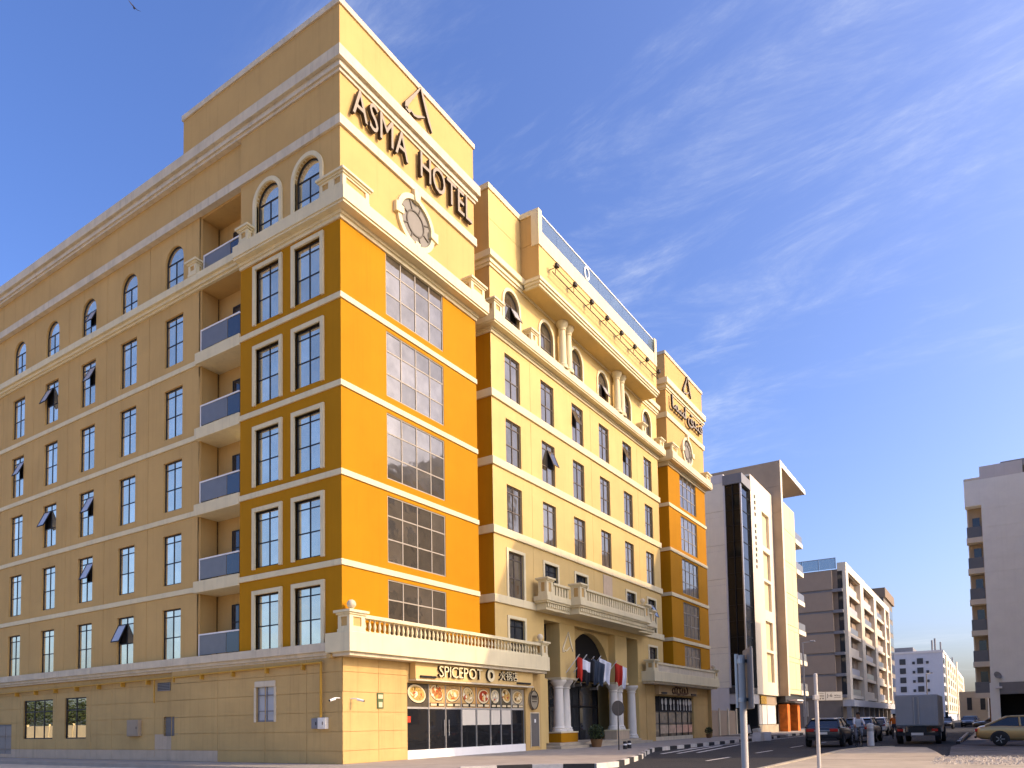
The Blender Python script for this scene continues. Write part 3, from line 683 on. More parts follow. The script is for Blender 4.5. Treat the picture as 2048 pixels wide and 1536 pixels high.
for k, c in enumerate(MC):
    w = window(HOT, 0, c-.72, .12, 21.5, 1.44, 2.18, (.5, .5), (.5, .5), FRMG, GLB, arched=True, panes=k in (0, 3), opened=[(1, 1)] if k in (0, 3) else [])
    def ar():
        mb = MB().box(-.16, 0, -.18, -.1, 0, 1.46).box(1.44, 1.6, -.18, -.1, 0, 1.46); n = 16
        for i in range(n):
            t0, t1 = math.pi*i/n, math.pi*(i+1)/n
            mb.prism([(.72+r_*math.cos(t), 1.46+r_*math.sin(t)) for r_, t in ((.88,t0),(.88,t1),(.72,t1),(.72,t0))], -.18, -.1)
        return mb.mesh('surround', CRM)
    place(cached('mar', ar), 'surround', w)
# side walls (facing the slots), slot back wall
MB().box(MX0, MX0+.05, .002, 4, 4.0, 20.72).build('side_wall', ORG, HOT)  # orange here stands in for light bounced off the orange tower
MB().box(MX0, MX0+.05, .002, 4, 21.47, 28.1).build('side_wall', TAN, HOT)  # tan carries the painted bounce further up
MB().box(MX1-.05, MX1, .002, 4, 4.0, 28.1).build('side_wall', YEL, HOT)
MB().box(8.7, MX0+.1, 4.0, 4.1, 0, 28).build('slot_back_wall', ORG, HOT)
MB().box(MX1-.1, 33.2, 4.0, 4.1, 0, 28).build('slot_back_wall', ORG, HOT)
rc = MB()
for p, a, b in ((.07, 24.12, 24.26), (.14, 24.26, 24.42), (.10, 24.42, 24.5), (.24, 24.5, 24.82)): rc.slab(upoly(MX0, MX1, p), a, b)
rc.build('roof_cornice', CRM, HOT)
for a, b in ((MX0, 13.0), (29.2, MX1)):
    for z0, z1 in ((24.8, 26.6), (26.62, 28.12)): wall(MB(), a, b, z0, z1, 0, (), .03, .03).build('parapet_panel', YEL, HOT)
    MB().box(a+.07, b-.07, .031, .3, 24.8, 28.11).build('parapet_core', YEL, HOT)
MB().slab([(MX0-.06, -.06), (13.0, -.06), (13.0, .36), (MX0+.3, .36), (MX0+.3, 4), (MX0-.06, 4)], 28.12, 28.4).build('coping', CRM, HOT)
MB().box(29.2, MX1+.06, -.06, .36, 28.12, 28.4).build('coping', CRM, HOT)
# roof box over the middle windows
BX0, BX1, BY = 13.0, 29.2, -1.13
MB().box(BX0+.02, BX1-.02, BY+.02, -.001, 24.21, 24.3).build('box_soffit', YEL, HOT)
bm_ = MB()
for p, a, b in ((.0, 24.2, 24.33), (.08, 24.33, 24.47), (.15, 24.47, 24.64)):
    bm_.slab([(BX0-p, -.25), (BX0-p, BY-p), (BX1+p, BY-p), (BX1+p, -.25), (BX1-.1, -.25), (BX1-.1, BY+.1), (BX0+.1, BY+.1), (BX0+.1, -.25)], a, b)
bm_.build('box_moulding', CRM, HOT)
wall(MB(), BX0, BX1, 24.64, 26.41, BY, ()).build('box_front_wall', YEL, HOT)
for z0, z1 in ((24.64, 26.56), (26.58, 28.12)):
    wall(MB(), 0, 1.13, z0, z1, BX0, (), .03, .03).build('box_side_panel', TAN, HOT, rz=LF)
MB().box(BX0+.031, BX0+.3, BY+.02, 0, 24.64, 28.1).build('box_core', TAN, HOT)
MB().box(BX1-.3, BX1, BY+.02, 0, 24.64, 28.1).build('box_core', TAN, HOT)
MB().box(BX0+.31, BX1-.31, BY-.05, BY+.25, 26.42, 27.25).build('box_fascia', CRM, HOT, bevel=.02)
for a in (BX0-.06, BX1-.3):
    MB().box(a, a+.36, BY-.06, BY+.4, 26.42, 28.38).build('box_post', CRM, HOT)
MB().box(BX0-.06, BX0+.36, BY+.401, .0, 28.12, 28.4).build('coping', CRM, HOT)
MB().box(BX0+.3, BX1, BY+.3, 20, 26.9, 27.0).build('roof', PAVE, HOT)
RG = bpy.data.materials.new('clear_rail_glass'); RG.use_nodes = True; t_ = RG.node_tree; t_.nodes.clear()
_o = t_.nodes.new('ShaderNodeOutputMaterial'); _m = t_.nodes.new('ShaderNodeMixShader'); _t = t_.nodes.new('ShaderNodeBsdfTransparent'); _g = t_.nodes.new('ShaderNodeBsdfPrincipled')
_t.inputs[0].default_value = (.80, .88, .92, 1); _g.inputs['Base Color'].default_value = (.20, .26, .30, 1); _g.inputs['Roughness'].default_value = .08; _m.inputs[0].default_value = .38
t_.links.new(_t.outputs[0], _m.inputs[1]); t_.links.new(_g.outputs[0], _m.inputs[2]); t_.links.new(_m.outputs[0], _o.inputs[0])
rl = MB().box(BX0+.3, BX1-.3, BY+.02, BY+.08, 28.24, 28.31).build('terrace_rail', WHT, HOT)
for i in range(9):
    a = BX0+.31+i*1.73; MB().box(a, a+1.71, BY+.04, BY+.055, 27.26, 28.24).build('glass_panel', RG, rl)
mb = MB(); n = 16
for i in range(n):
    t0, t1 = 2*math.pi*i/n, 2*math.pi*(i+1)/n
    mb.prism([(18.6+r_*.8*math.cos(t), 27.75+r_*math.sin(t)) for r_, t in ((.42,t0),(.42,t1),(.28,t1),(.28,t0))], BY-.02, BY+.02)
tag(mb.build('lifebuoy', WHT), 'white ring hung on the glass rail of the roof terrace', 'ring')
fl_ = thing('floodlight_rail', 'thin dark rail of small floodlights along the roof terrace front', 'light rail', (13.9, BY-.35, 25.6))
rel(fl_, MB().tube((13.9, BY-.35, 25.62), (28.8, BY-.35, 25.62), .022).tube((13.9, BY-.30, 25.28), (28.8, BY-.30, 25.28), .028)).build('rail', LETS, fl_)  # lower, thicker tube is drawn in place of the rail's shadow
fm = MB().tube((0, 0, 0), (0, -.35, .02), .02).tube((0, -.35, .04), (0, -.35, -.32), .02).prism([(-.14, .0), (.14, .0), (.10, .2), (-.10, .2)], -.52, -.36).mesh('floodlight', LETS)
for i in range(8): place(fm, 'floodlight', fl_, (.25+2.06*i, .35, .02))
# paired columns under the roof box
def column(x, y, z0, z1, r, parent=HOT, M=CRM, name='column', n=18):
    h = z1-z0
    c = MB().lathe([(r*1.0, .0), (r*.97, h*.33), (r*.84, h-.46)], (x, y, z0), n).build(name, M, parent, smooth=True)
    MB().lathe([(r*1.38, 0), (r*1.38, .1), (r*1.2, .14), (r*1.28, .2), (r*1.02, .27), (r*1.0, .3)], (x, y, z0), n).build('column_base', M, c, smooth=True)
    MB().lathe([(r*.85, h-.5), (r*1.02, h-.47), (r*1.02, h-.42), (r*.88, h-.4), (r*1.1, h-.28), (r*1.5, h-.14), (r*1.55, h-.1), (r*1.55, h)], (x, y, z0), n).build('capital', M, c, smooth=True)
    return c
for x in (16.85, 17.55, 24.2, 24.9): column(x, -.33, 21.48, 24.2, .23)
for x0 in (MX0-.3, MX1-.45): pedestal(HOT, x0, x0+.75, -.46, .0, 21.48, 22.2)
for x0 in (13.2, 28.1): pedestal(HOT, x0, x0+.65, -.46, -.0, 21.48, 22.2)

# ---- lower middle: walls beside the portal, balcony, portal
for a, b, k in ((MX0, 14.7, 0), (27.2, MX1, 5)):
    wall(MB(), a, b, 4.05, 7.284, 0, [(MC[k]-.72, MC[k]+.72, 4.3, 6.6)], .2).build('wall', YEL, HOT)
    w = window(HOT, 0, MC[k]-.72, .12, 4.3, 1.44, 2.3, (.5, .5), ROWF, FRM, GLD, panes=False)
    place(CACHE['msur'], 'surround', w)
MB().box(14.7, 27.2, .0, .5, 6.93, 7.284).build('portal_lintel', YEL, HOT)
MB().box(14.2, 14.7, .001, 3.0, 0, 7.2).build('portal_side_wall', YEL, HOT)
MB().box(27.2, 27.6, .001, 3.0, 0, 7.2).build('portal_side_wall', YEL, HOT)
MB().box(14.7, 27.2, .5, 3.2, 6.95, 7.1).build('portal_ceiling', YEL, HOT)
MB().box(27.21, 28.4, -.0, .4, 0, 4.05).build('wall', TANG, HOT)
AW = MB(); ac = 20.95
wall(AW, 18.25, 23.65, 3.8, 6.92, .5, [(ac-2.69, ac+2.69, 3.8, 6.82, True, 2.3)], .4); AW.build('arch_wall', YEL, HOT)
wall(MB(), 14.7, 16.45, 3.8, 6.92, 1.4, ()).build('loggia_wall', YEL, HOT); wall(MB(), 25.45, 27.2, 0, 6.92, 1.4, ()).build('loggia_wall', YEL, HOT)
MB().box(14.8, 27.1, 3.0, 3.1, 0, 6.95).build('portal_back_wall', BRNW, HOT)
COLM = mat('column_paint', (.76, .72, .62), var=.06, streak=.1)
for s in (0, 1):
    x0 = 16.45 if s == 0 else 23.65; x1 = x0+1.8
    MB().box(x0, x1, 0.02, .99, 3.92, 6.929).build('portal_pylon', YEL, HOT, bevel=.01)
    MB().box(x0-.05, x1+.05, -.04, 1.02, 3.80, 3.919).build('pylon_moulding', CRM, HOT)
    MB().box(x0-.1, x1+.05, 0.0, .85, 0, .82).build('plinth', ORG if s == 0 else GREYW, HOT, bevel=.01)
    MB().box(x0-.13, x1+.08, -.03, .88, .821, .9).build('plinth_cap', CRM, HOT)
    for dx in (.42, 1.2): column(x0+dx, .42, .9, 3.8, .30, M=COLM)
column(26.75, .35, .3, 3.8, .30, M=COLM); MB().box(26.3, 27.15, .0, .8, 0, .3).build('plinth', GREYW, HOT)
MB().box(15.1, 15.5, .3, .6, .3, 3.8).build('portal_post', YEL, HOT); MB().box(14.72, 16.3, 1.3, 1.6, 0, 6.9).build('portal_inner_wall', BRNW, HOT)
# entrance glazing
eg = MB()
for x in (17.0, 18.6, 20.0, 21.0, 22.4, 24.9): eg.box(x-.04, x+.04, 2.0, 2.1, 0.2, 4.6)
eg.box(17.0, 24.9, 1.99, 2.09, 2.35, 2.45); eg.box(17.0, 24.9, 1.99, 2.09, 3.9, 4.0)
e_ = eg.build('entrance_frame', FRM, HOT)
for a, b in ((17.0, 18.6), (18.6, 20), (20, 21), (21, 22.4), (22.4, 24.9)): MB().box(a+.05, b-.05, 2.03, 2.05, .2, 4.6).build('pane', GLD, e_)
for x in (20.4, 20.6): MB().box(x-.02, x+.02, 1.93, 1.98, .9, 1.7).build('door_handle', STEEL, e_)
MB().box(17.2, 24.7, 2.12, 2.2, 4.6, 6.7).build('upper_glazing', GLB, HOT)
fan = MB()
for x in (18.8, 20.2, 21.7, 23.1): fan.box(x-.05, x+.05, 2.02, 2.11, 4.6, 6.8)
fan.box(17.2, 24.7, 2.02, 2.11, 5.5, 5.6); fan.build('upper_glazing_bars', CRM2, HOT)
MB().box(18.45, 19.9, 1.4, 1.9, 4.4, 6.35).build('inner_pilaster', YEL, HOT); MB().prism([(18.35, 6.36), (20.0, 6.36), (20.0, 6.5), (19.6, 6.66), (18.8, 6.66), (18.35, 6.5)], 1.3, 1.92).build('inner_pilaster_cap', CRM, HOT)
MB().box(14.7, 27.2, -.9, 3.0, .0, .15).build('entrance_step', PAVE2, HOT); MB().box(15.5, 26.5, -.4, 3.0, .15, .3).build('entrance_step', PAVE2, HOT)
# logo on the left pylon: open triangle
def logo(parent, cx_, cz_, s, y, d, name='emblem', M=(LETF, LETS)):
    """letter-A emblem: one tapered right stroke, one bent left stroke and a short cross hook"""
    mb = MB()
    Rs = [(.02, 1.0, .05), (.22, .55, .09), (.45, .05, .10), (.66, -.40, .08), (.86, -.76, .03)]
    Ls = [(-.02, .92, .03), (-.35, .40, .06), (-.80, -.25, .09), (-1.04, -.60, .11), (-1.06, -.82, .10)]
    Ks = [(-1.08, -.80, .10), (-.88, -.88, .07), (-.70, -.72, .05), (-.52, -.80, .05), (-.28, -.72, .06), (.05, -.50, .05), (.3, -.36, .02)]
    for pts in (Rs, Ls, Ks):
        n = len(pts); up_, dn_ = [], []
        for i, (px, pz, w) in enumerate(pts):
            a_, b_ = pts[max(i-1, 0)], pts[min(i+1, n-1)]; dx, dz = b_[0]-a_[0], b_[1]-a_[1]; L_ = math.hypot(dx, dz) or 1
            up_.append((cx_+s*(px-dz/L_*w), cz_+s*(pz+dx/L_*w))); dn_.append((cx_+s*(px+dz/L_*w), cz_+s*(pz-dx/L_*w)))
        for i in range(n-1): mb.prism([up_[i], up_[i+1], dn_[i+1], dn_[i]], y-d, y, 0, 1)
    return mb.build(name, list(M), parent)
logo(HOT, 17.4, 5.9, .62, .02, .05, M=(CRM, CRM2))
# balcony over the portal
BZ = 7.38
def bpoly(p):
    a0, a1, b0, b1, ya, yb = 13.6-p, 28.3+p, 16.15-p, 25.75+p, -.85-p, -1.45-p
    return [(a0, -.11), (a0, ya), (b0, ya), (b0, yb), (b1, yb), (b1, ya), (a1, ya), (a1, -.11)]
bl = MB()
bl.slab(bpoly(-.12), BZ-.08, BZ+.05); bl.slab(bpoly(-.14), BZ+.05, BZ+.28); bl.slab(bpoly(.02), BZ+.28, BZ+.38); bl.slab(bpoly(.10), BZ+.38, BZ+.62)
bl.build('balcony', CRM, HOT)
dm = MB().box(-.06, .06, -.1, .0, 0, .2).mesh('dentil', CRM)
for i in range(12): place(dm, 'dentil', HOT, (13.85+.21*i, -.71, BZ+.065))
for i in range(44): place(dm, 'dentil', HOT, (16.4+.21*i, -1.31, BZ+.065))
for i in range(12): place(dm, 'dentil', HOT, (25.95+.21*i, -.71, BZ+.065))
zp = BZ+.62
pedestal(HOT, 13.55, 14.25, -.9, -.35, zp, zp+.95)
pedestal(HOT, 16.12, 16.85, -1.5, -.9, zp, zp+.95)
pedestal(HOT, 25.05, 25.78, -1.5, -.9, zp, zp+.95, ball=True); pedestal(HOT, 27.65, 28.35, -.9, -.35, zp, zp+.95, ball=True)
for a, b, y in ((14.26, 16.1, -.78), (16.86, 25.04, -1.38), (25.8, 27.64, -.78)):
    MB().box(a, b, y-.12, y+.12, zp+.001, zp+.1).build('balustrade_base', CRM, HOT)
    MB().box(a, b, y-.14, y+.14, zp+.62, zp+.75).build('balustrade_rail', CRM, HOT, bevel=.015)
    k = int((b-a)/.3); st = (b-a)/k
    ms = cached(('slat', y), lambda: MB().box(-.085, .085, -.05, .05, 0, .52).mesh('slat', CRM))
    for i in range(k): place(ms, 'slat', HOT, (a+st*(i+.5), y, zp+.1))
# ---- right tower of the hotel
TX0, TX1, TY = 33.14, 41.70, -.30
front_tower(HOT, TX0, TY, TX1-TX0, 8, True)
MB().box(TX0, TX0+.05, TY+.002, 4.0, 4.0, 20.6).build('side_wall', ORG, HOT)
MB().box(TX0, TX0+.05, TY+.002, 10, 21.4, 29.3).build('upper_side_wall', TAN, HOT)
MB().box(TX1-.05, TX1, TY+.002, 14, 0, 29.3).build('side_wall', TAN, HOT)
for i in range(4):
    z = 7.354+H*i; MB().slab(upoly(TX0, TX1, .07, TY), z, z+.26).build('floor_band', CRM, HOT, bevel=.012)
t2 = MB()
for p, a, b in ((.07, 20.66, 20.80), (.14, 20.80, 20.93), (.52, 20.93, 21.02), (.58, 21.02, 21.5)): t2.slab(upoly(TX0, TX1, p, TY, q=p*.7), a, b)
t2.build('cornice', CRM, HOT)
MB().slab(upoly(TX0, TX1, .1, TY), 24.38, 24.77).build('upper_band', CRM, HOT)
t3 = MB()
for p, a, b in ((.07, 26.51, 26.64), (.15, 26.64, 26.78), (.10, 26.78, 26.93), (.25, 26.93, 27.38)): t3.slab(upoly(TX0, TX1, p, TY), a, b)
t3.build('roof_cornice', CRM, HOT)
MB().slab([(TX0-.07, TY-.07), (TX1+.07, TY-.07), (TX1+.07, 10), (TX0-.07, 10)], 29.3, 29.54).build('coping', CRM2, HOT)
pedestal(HOT, TX0-.3, TX0+.9, TY-.5, TY+.4, 21.5, 22.2); pedestal(HOT, TX1-.8, TX1+.25, TY-.5, TY-.02, 21.5, 22.2)
# right terrace and the shop under it
MB().slab([(27.75, -.95), (41.95, -.95), (41.95, .3), (27.75, .3)], 4.12, 4.82).build('terrace_parapet', CRM, HOT, bevel=.015)
MB().slab([(27.9, -.8), (41.8, -.8), (41.8, .3), (27.9, .3)], 3.98, 4.119).build('terrace_moulding', CRM2, HOT)
pedestal(HOT, 27.8, 28.6, -.9, -.3, 4.821, 5.6); pedestal(HOT, 41.1, 41.9, -.9, -.3, 4.821, 5.6, ball=True)
MB().box(28.61, 41.09, -.82, -.55, 4.821, 5.3).build('balustrade_panel', CRM2, HOT); MB().box(28.61, 41.09, -.88, -.5, 5.301, 5.45).build('balustrade_rail', CRM, HOT)
for a, b in ((28.41, 30.0), (38.0, 41.7)):
    for z0, z1 in zip(gz, gz[1:]): wall(MB(), a+.006, b-.006, z0+.008, z1-.008, -.02, (), .03, .03).build('wall_panel', TANG, HOT)
    MB().box(a, b, .011, .4, 0, 4.1).build('wall_core', TANG, HOT)
MB().box(30.0, 38.0, .0, .4, 3.2, 4.1).build('shop_lintel', TANG, HOT)
MB().box(30.0, 38.0, 1.8, 1.9, 0, 3.2).build('shop_back_wall', mat('shop_interior', (.25, .19, .12), var=.5, vscale=2), HOT)
MB().box(30.0, 38.0, .1, .4, 0, .28).build('shop_plinth', CRM2, HOT)
b2 = [30.0, 31.1, 32.8, 34.4, 35.7, 37.0, 38.0]
PW = mat('white_utensil_print', (.66, .64, .58), var=.15, vscale=8)
CG = mat('shop_glass_clear', (.20, .165, .11), rough=.05, spec=.9, var=.5, vscale=1.4)
for i, (a, b) in enumerate(zip(b2, b2[1:])):
    w = MB().box(a, a+.07, .1, .2, .28, 3.2).box(a+.07, b, .1, .2, 2.05, 2.13).box(a+.07, b, .1, .2, 1.2, 1.26).build('shop_window', FRM, HOT)
    MB().box(a+.07, b, .15, .165, .28, 2.05).build('pane', CG, w)
    p = MB().box(a+.07, b, .13, .145, 2.13, 3.18).build('picture_panel', DARK, w)
    if i == 0: continue
    for q in range(2):
        cx_ = a+.1+(b-a)*(.3+.42*q); n = 14; rr = .15+.04*((i+q) % 3)
        MB().prism([(cx_+rr*math.cos(2*math.pi*k/n), 2.82+rr*1.2*math.sin(2*math.pi*k/n)) for k in range(n)], .120, .126).build('utensil_print', PW, p)
        MB().prism([(cx_-.05, 2.72), (cx_+.05, 2.72), (cx_+.09, 2.2), (cx_-.09, 2.2)], .112, .118).build('utensil_print', PW, p)
    MB().box(a+.12, b-.05, .12, .128, .5, 1.1).build('display_shelf', mat('display%d' % i, (.5+.05*i, .42, .28), var=.3, vscale=4), w)
sg2 = thing('shop_sign', 'tan shop sign with dark curly script above the far shop of the hotel', 'sign', (34, -.2, 3.3))
MB().box(-4.0, 4.0, -.15, .199, .0, .75).build('board', mat('sign_board_tan', (.42, .29, .14), var=.1), sg2)
scr = MB()
def stroke(mb, pts, w, y0, y1):
    for (ax, az), (bx_, bz) in zip(pts, pts[1:]):
        d = Vector((bx_-ax, bz-az)); L_ = d.length or 1; nx, nz = -d.y/L_*w, d.x/L_*w
        mb.prism([(ax+nx, az+nz), (bx_+nx, bz+nz), (bx_-nx, bz-nz), (ax-nx, az-nz)], y0, y1)
def curl(cx_, cz_, r, t0, t1, n=9): return [(cx_+r*math.cos(t0+(t1-t0)*i/n), cz_+r*.7*math.sin(t0+(t1-t0)*i/n)) for i in range(n+1)]
for k in range(6): stroke(scr, curl(-1.2+.52*k, .30+.06*(k % 2), .28+.05*(k % 3), .5*k, .5*k+5.0), .05, -.20, -.152)
stroke(scr, [(-1.4, .16), (0, .10), (1.9, .2)], .05, -.205, -.155)
scr.build('script', mat('script_brown', (.10, .05, .02)), sg2)
for a in (-3.6, 2.6): MB().box(a, a+1.0, -.21, -.152, .05, .17).build('light_bar', BLK, sg2)

# ---- hotel name signs (letters stand on the wall)
hs1 = thing('hotel_sign', 'raised letters ASMA HOTEL across the top of the near tower', 'sign', (.46, -.02, 25.1))
letters(hs1, 'ASMA HOTEL', 0, 7.85, -.05, .03, 1.18, .17, gap=.10, space=.55)
em1 = thing('hotel_emblem', 'raised letter-A emblem above the ASMA HOTEL lettering', 'emblem', (4.6, -.02, 28.3))
logo(em1, .05, .1, .90, -.03, .13)
hs2 = thing('hotel_sign', 'raised Arabic lettering across the top of the far tower', 'sign', (TX0+.7, TY-.02, 25.0))
letters(hs2, '\uFE8E\uFEE4\uFEB3\uFE8D \uFED5\uFEAA\uFEE8\uFED3', 0, 7.1, -.10, .1, 1.35, .16, gap=-.03, space=.25)
em2 = thing('hotel_emblem', 'raised letter-A emblem above the Arabic lettering on the far tower', 'emblem', (TX0+4.6, TY-.02, 28.3))
logo(em2, .05, .1, .90, -.03, .13)

# ---- flags, planter, portal clutter
def cloth(mb_w, mb_h, seed, cols):
    rnd = random.Random(seed); nx, nz = 14, 22; mb = MB(); ph = rnd.uniform(0, 6)
    P = [[(mb_w*(i/nx)*(1-.18*(j/nz)), .075*math.sin(i*1.05+ph)*(.35+.65*j/nz)+.03*math.sin(j*.25+ph), -mb_h*(j/nz)-.45*mb_w*(i/nx)+.12*mb_w*math.sin(i*.9)*(j/nz)**2) for i in range(nx+1)] for j in range(nz+1)]
    vs = [p for r_ in P for p in r_]; fs = []; mi = []
    for j in range(nz):
        for i in range(nx):
            fs.append((j*(nx+1)+i, j*(nx+1)+i+1, (j+1)*(nx+1)+i+1, (j+1)*(nx+1)+i)); mi.append(cols(i/nx, j/nz))
    mb.v = vs; mb.f = fs; mb.mi = mi
    return mb
RED = mat('flag_red', (.50, .03, .015), rough=.8, var=.1); WHC = mat('flag_white', (.72, .74, .78), rough=.8, var=.06); BKC = mat('flag_black', (.015, .016, .02), rough=.8, var=0); GRC = mat('flag_green', (.02, .18, .06), rough=.8, var=0); NVY = mat('flag_navy', (.04, .055, .08), rough=.8, var=.1)
FLG = [(17.1, 4.55, lambda i, j: 0 if i < .42 else (1 if j < .45 else 2), [RED, WHC, BKC, GRC], 'red, white and black flag, leftmost of those over the hotel entrance'),
       (18.0, 4.6, lambda i, j: 0 if i < .75 else 1, [BKC, NVY], 'black flag just right of the red flag over the entrance'),
       (18.9, 4.55, lambda i, j: 0, [NVY], 'dark navy flag between the black and the white flag'),
       (19.8, 4.65, lambda i, j: 0 if j > .15 else 0, [WHC], 'white flag over the middle of the hotel entrance'),
       (22.0, 4.5, lambda i, j: 0 if i < .6 else 1, [RED, WHC], 'dark red flag right of the entrance arch')]
for k, (x, z, fn, ms, lb) in enumerate(FLG):
    t = thing('flag', lb, 'flag', (x, .3, z), group='flags over the entrance')
    MB().tube((0, .3, -1.0), (0, -1.15, .62), .025).build('pole', WHT, t)
    MB().box(-.05, .05, .2, .72, -1.1, -.95).build('bracket', STEEL, t)
    c = cloth(.78, 1.25, k+3, fn).build('cloth', ms, t, (-.03, -1.02, .52), smooth=True)
    c.rotation_euler = (0, 0, R(-42)); sd = c.modifiers.new('solid', 'SOLIDIFY'); sd.thickness = .012
def leafball(mb, c, r, n, s, rnd, zs=1.0):
    for _ in range(n):
        d = Vector((rnd.gauss(0,1), rnd.gauss(0,1), rnd.gauss(0,1))).normalized()*r*(rnd.random()**.35)
        p = Vector(c)+Vector((d.x, d.y, d.z*zs)); a = Vector((rnd.gauss(0,1), rnd.gauss(0,1), rnd.gauss(0,.6))).normalized(); b = a.cross(Vector((rnd.gauss(0,1), rnd.gauss(0,1), rnd.gauss(0,1)))).normalized()
        w = s*rnd.uniform(.6, 1.3)
        mb.add([p-a*w, p+b*w*.45, p+a*w, p-b*w*.45], [(0,1,2,3)], rnd.choice((0, 0, 1)))
LF1 = mat('leaf_dark', (.030, .048, .018), rough=.6, var=.3, vscale=5); LF2 = mat('leaf_mid', (.07, .10, .03), rough=.6, var=.3, vscale=5)
def potted(lbl, x, y, s=1.0):
    t = thing('potted_shrub', lbl, 'plant', (x, y, 0)); rnd = random.Random(int(x*10))
    MB().lathe([(.22*s, 0), (.30*s, .35*s), (.32*s, .38*s), (.29*s, .38*s)], n=16).build('pot', mat('pot_brown', (.22, .12, .05), var=.2), t, smooth=True)
    mb = MB(); leafball(mb, (0, 0, .72*s), .40*s, 700, .06*s, rnd); mb.build('crown', [LF1, LF2], t)
potted('round dark clipped shrub in a brown pot beside the orange plinth of the entrance', 18.15, -1.25, 1.15)
potted('small potted shrub right of the far shop window', 38.9, -.9, .8)
ts = thing('road_sign', 'round sign seen from behind on a thin dark pole before the entrance', 'sign', (14.07, -4.48, 0))
MB().tube((0, 0, 0), (0, 0, 2.35), .035).build('pole', mat('sign_pole_dark', (.08, .07, .06), rough=.5), ts)
n = 20; MB().prism([(.34*math.cos(2*math.pi*k/n), 2.05+.38*math.sin(2*math.pi*k/n)) for k in range(n)], -.03, -.0).build('disc', mat('sign_back', (.05, .045, .04), rough=.6, var=.3), ts, rz=R(-38))
for (x, y) in ((15.2, -4.3), (16.4, -4.0)):
    t = thing('bollard', 'small black bollard %s the round sign on the kerb' % ('just right of' if x < 16 else 'farther right of'), 'bollard', (x, y, 0), group='bollards before the entrance')
    MB().lathe([(.11, 0), (.10, .34), (.07, .40)], n=12).build('post', BLK, t, smooth=True); MB().lathe([(.106, .2), (.104, .27)], n=12).build('white_ring', WHT, t)
# ================================================================== ground
def sheet(name, pts, z, M, kind='structure'):
    mb = MB().add([(x, y, z) for x, y in pts], [tuple(range(len(pts)))]); o = mb.build(name, M); o['kind'] = kind; return o
sheet('ground', [(-1500, -1500), (1500, -1500), (1500, 1500), (-1500, 1500)], -.20, SAND)
sheet('road', [(-200, -14.6), (-200, -60), (-9.5, -60), (-9.5, -26), (30, -26), (30, -18.5), (600, -18.5), (600, 8), (60, 3), (43, -2), (2, -4), (-2.2, -5), (-14, -8), (-200, -8)], -.15, ASPH)
PV = [(-2.2, 120), (-2.2, -3.5), (-.5, -5.6), (1.3, -7.2), (2.2, -9.0), (3.6, -9.1), (8.6, -7.8), (12.5, -6.4), (16.1, -5.3), (44, -5.0), (44, 30), (.4, 30), (.4, 120)]
o = MB().slab(PV, -.2, 0.0).build('pavement', PAVE); o['kind'] = 'structure'
def kerb(name, pts, h=.13, w=.16, seg=1.1, start=0, mats=(KW, KB), z0=-.15):
    root = None; k = start
    for p, q in zip(pts, pts[1:]):
        p, q = Vector(p), Vector(q); L_ = (q-p).length; n = max(1, round(L_/seg)); d = (q-p)/L_; nn = Vector((-d.y, d.x))
        for i in range(n):
            a, b = p+d*(L_*i/n+.006), p+d*(L_*(i+1)/n-.006)
            A = [(a-nn*w/2), (b-nn*w/2), (b+nn*w/2), (a+nn*w/2)]
            mb = MB().slab([(v.x, v.y) for v in A], z0, z0+h+.15-.15+.02)
            if root is None:
                root = mb.build(name, mats[k % 2]); root['kind'] = 'structure'
            else: mb.build('kerb_stone', mats[k % 2], root)
            k += 1
kerb('kerb', [(-.5, -5.7), (1.25, -7.3), (2.15, -9.1), (3.6, -9.22), (8.6, -7.92), (12.5, -6.52), (16.1, -5.42), (44, -5.12)], h=.17)
o = MB().slab([(2.5, -14.6), (15, -14.6), (18.1, -15.1), (19.2, -16.0), (18.5, -17.4), (14, -18.0), (9.5, -18.5), (9.5, -26), (-9.5, -26), (-9.5, -14.6)], -.2, -.0).build('median_pavement', PAVE2); o['kind'] = 'structure'
kerb('median_kerb', [(-9.5, -14.5), (15, -14.5), (18.15, -15.0), (19.3, -16.0)], h=.16, seg=1.3, mats=(mat('kerb_stone_plain', (.42, .36, .26), var=.15, vscale=3), mat('kerb_stone_plain2', (.38, .33, .24), var=.15, vscale=3)))
# expansion joints on the near pavement
for i in (3, 5):
    MB().box(-8.0+3*i, -7.985+3*i, -26 if i < 6 else -17.8, -14.7, .0005, .003).build('joint', DARK, o)
sheet('forecourt_asphalt', [(9.6, -18.6), (22, -18.2), (34, -18.6), (34, -26), (9.6, -26)], -.10, mat('old_asphalt', (.12, .115, .11), rough=.95, var=.35, vscale=1.2, bump=.8, bscale=30, spots=.3))
g = MB(); rnd = random.Random(5)
for _ in range(2600):
    x, y, s = rnd.uniform(5, 12.5), rnd.uniform(-24, -18.3), rnd.uniform(.015, .05)
    if x > 9.5 and rnd.random() < .5: continue
    t = rnd.uniform(0, 6); g.add([(x+s*math.cos(t+k*2.1), y+s*math.sin(t+k*2.1), (0.0 if x < 9.5 else -.1)) for k in range(3)]+[(x, y, (0.0 if x < 9.5 else -.1)+s*.8)], [(0,1,3),(1,2,3),(2,0,3)])
tag(g.build('gravel', GRVL), 'pale gravel scattered at the edge of the near pavement', 'gravel', kind='stuff')
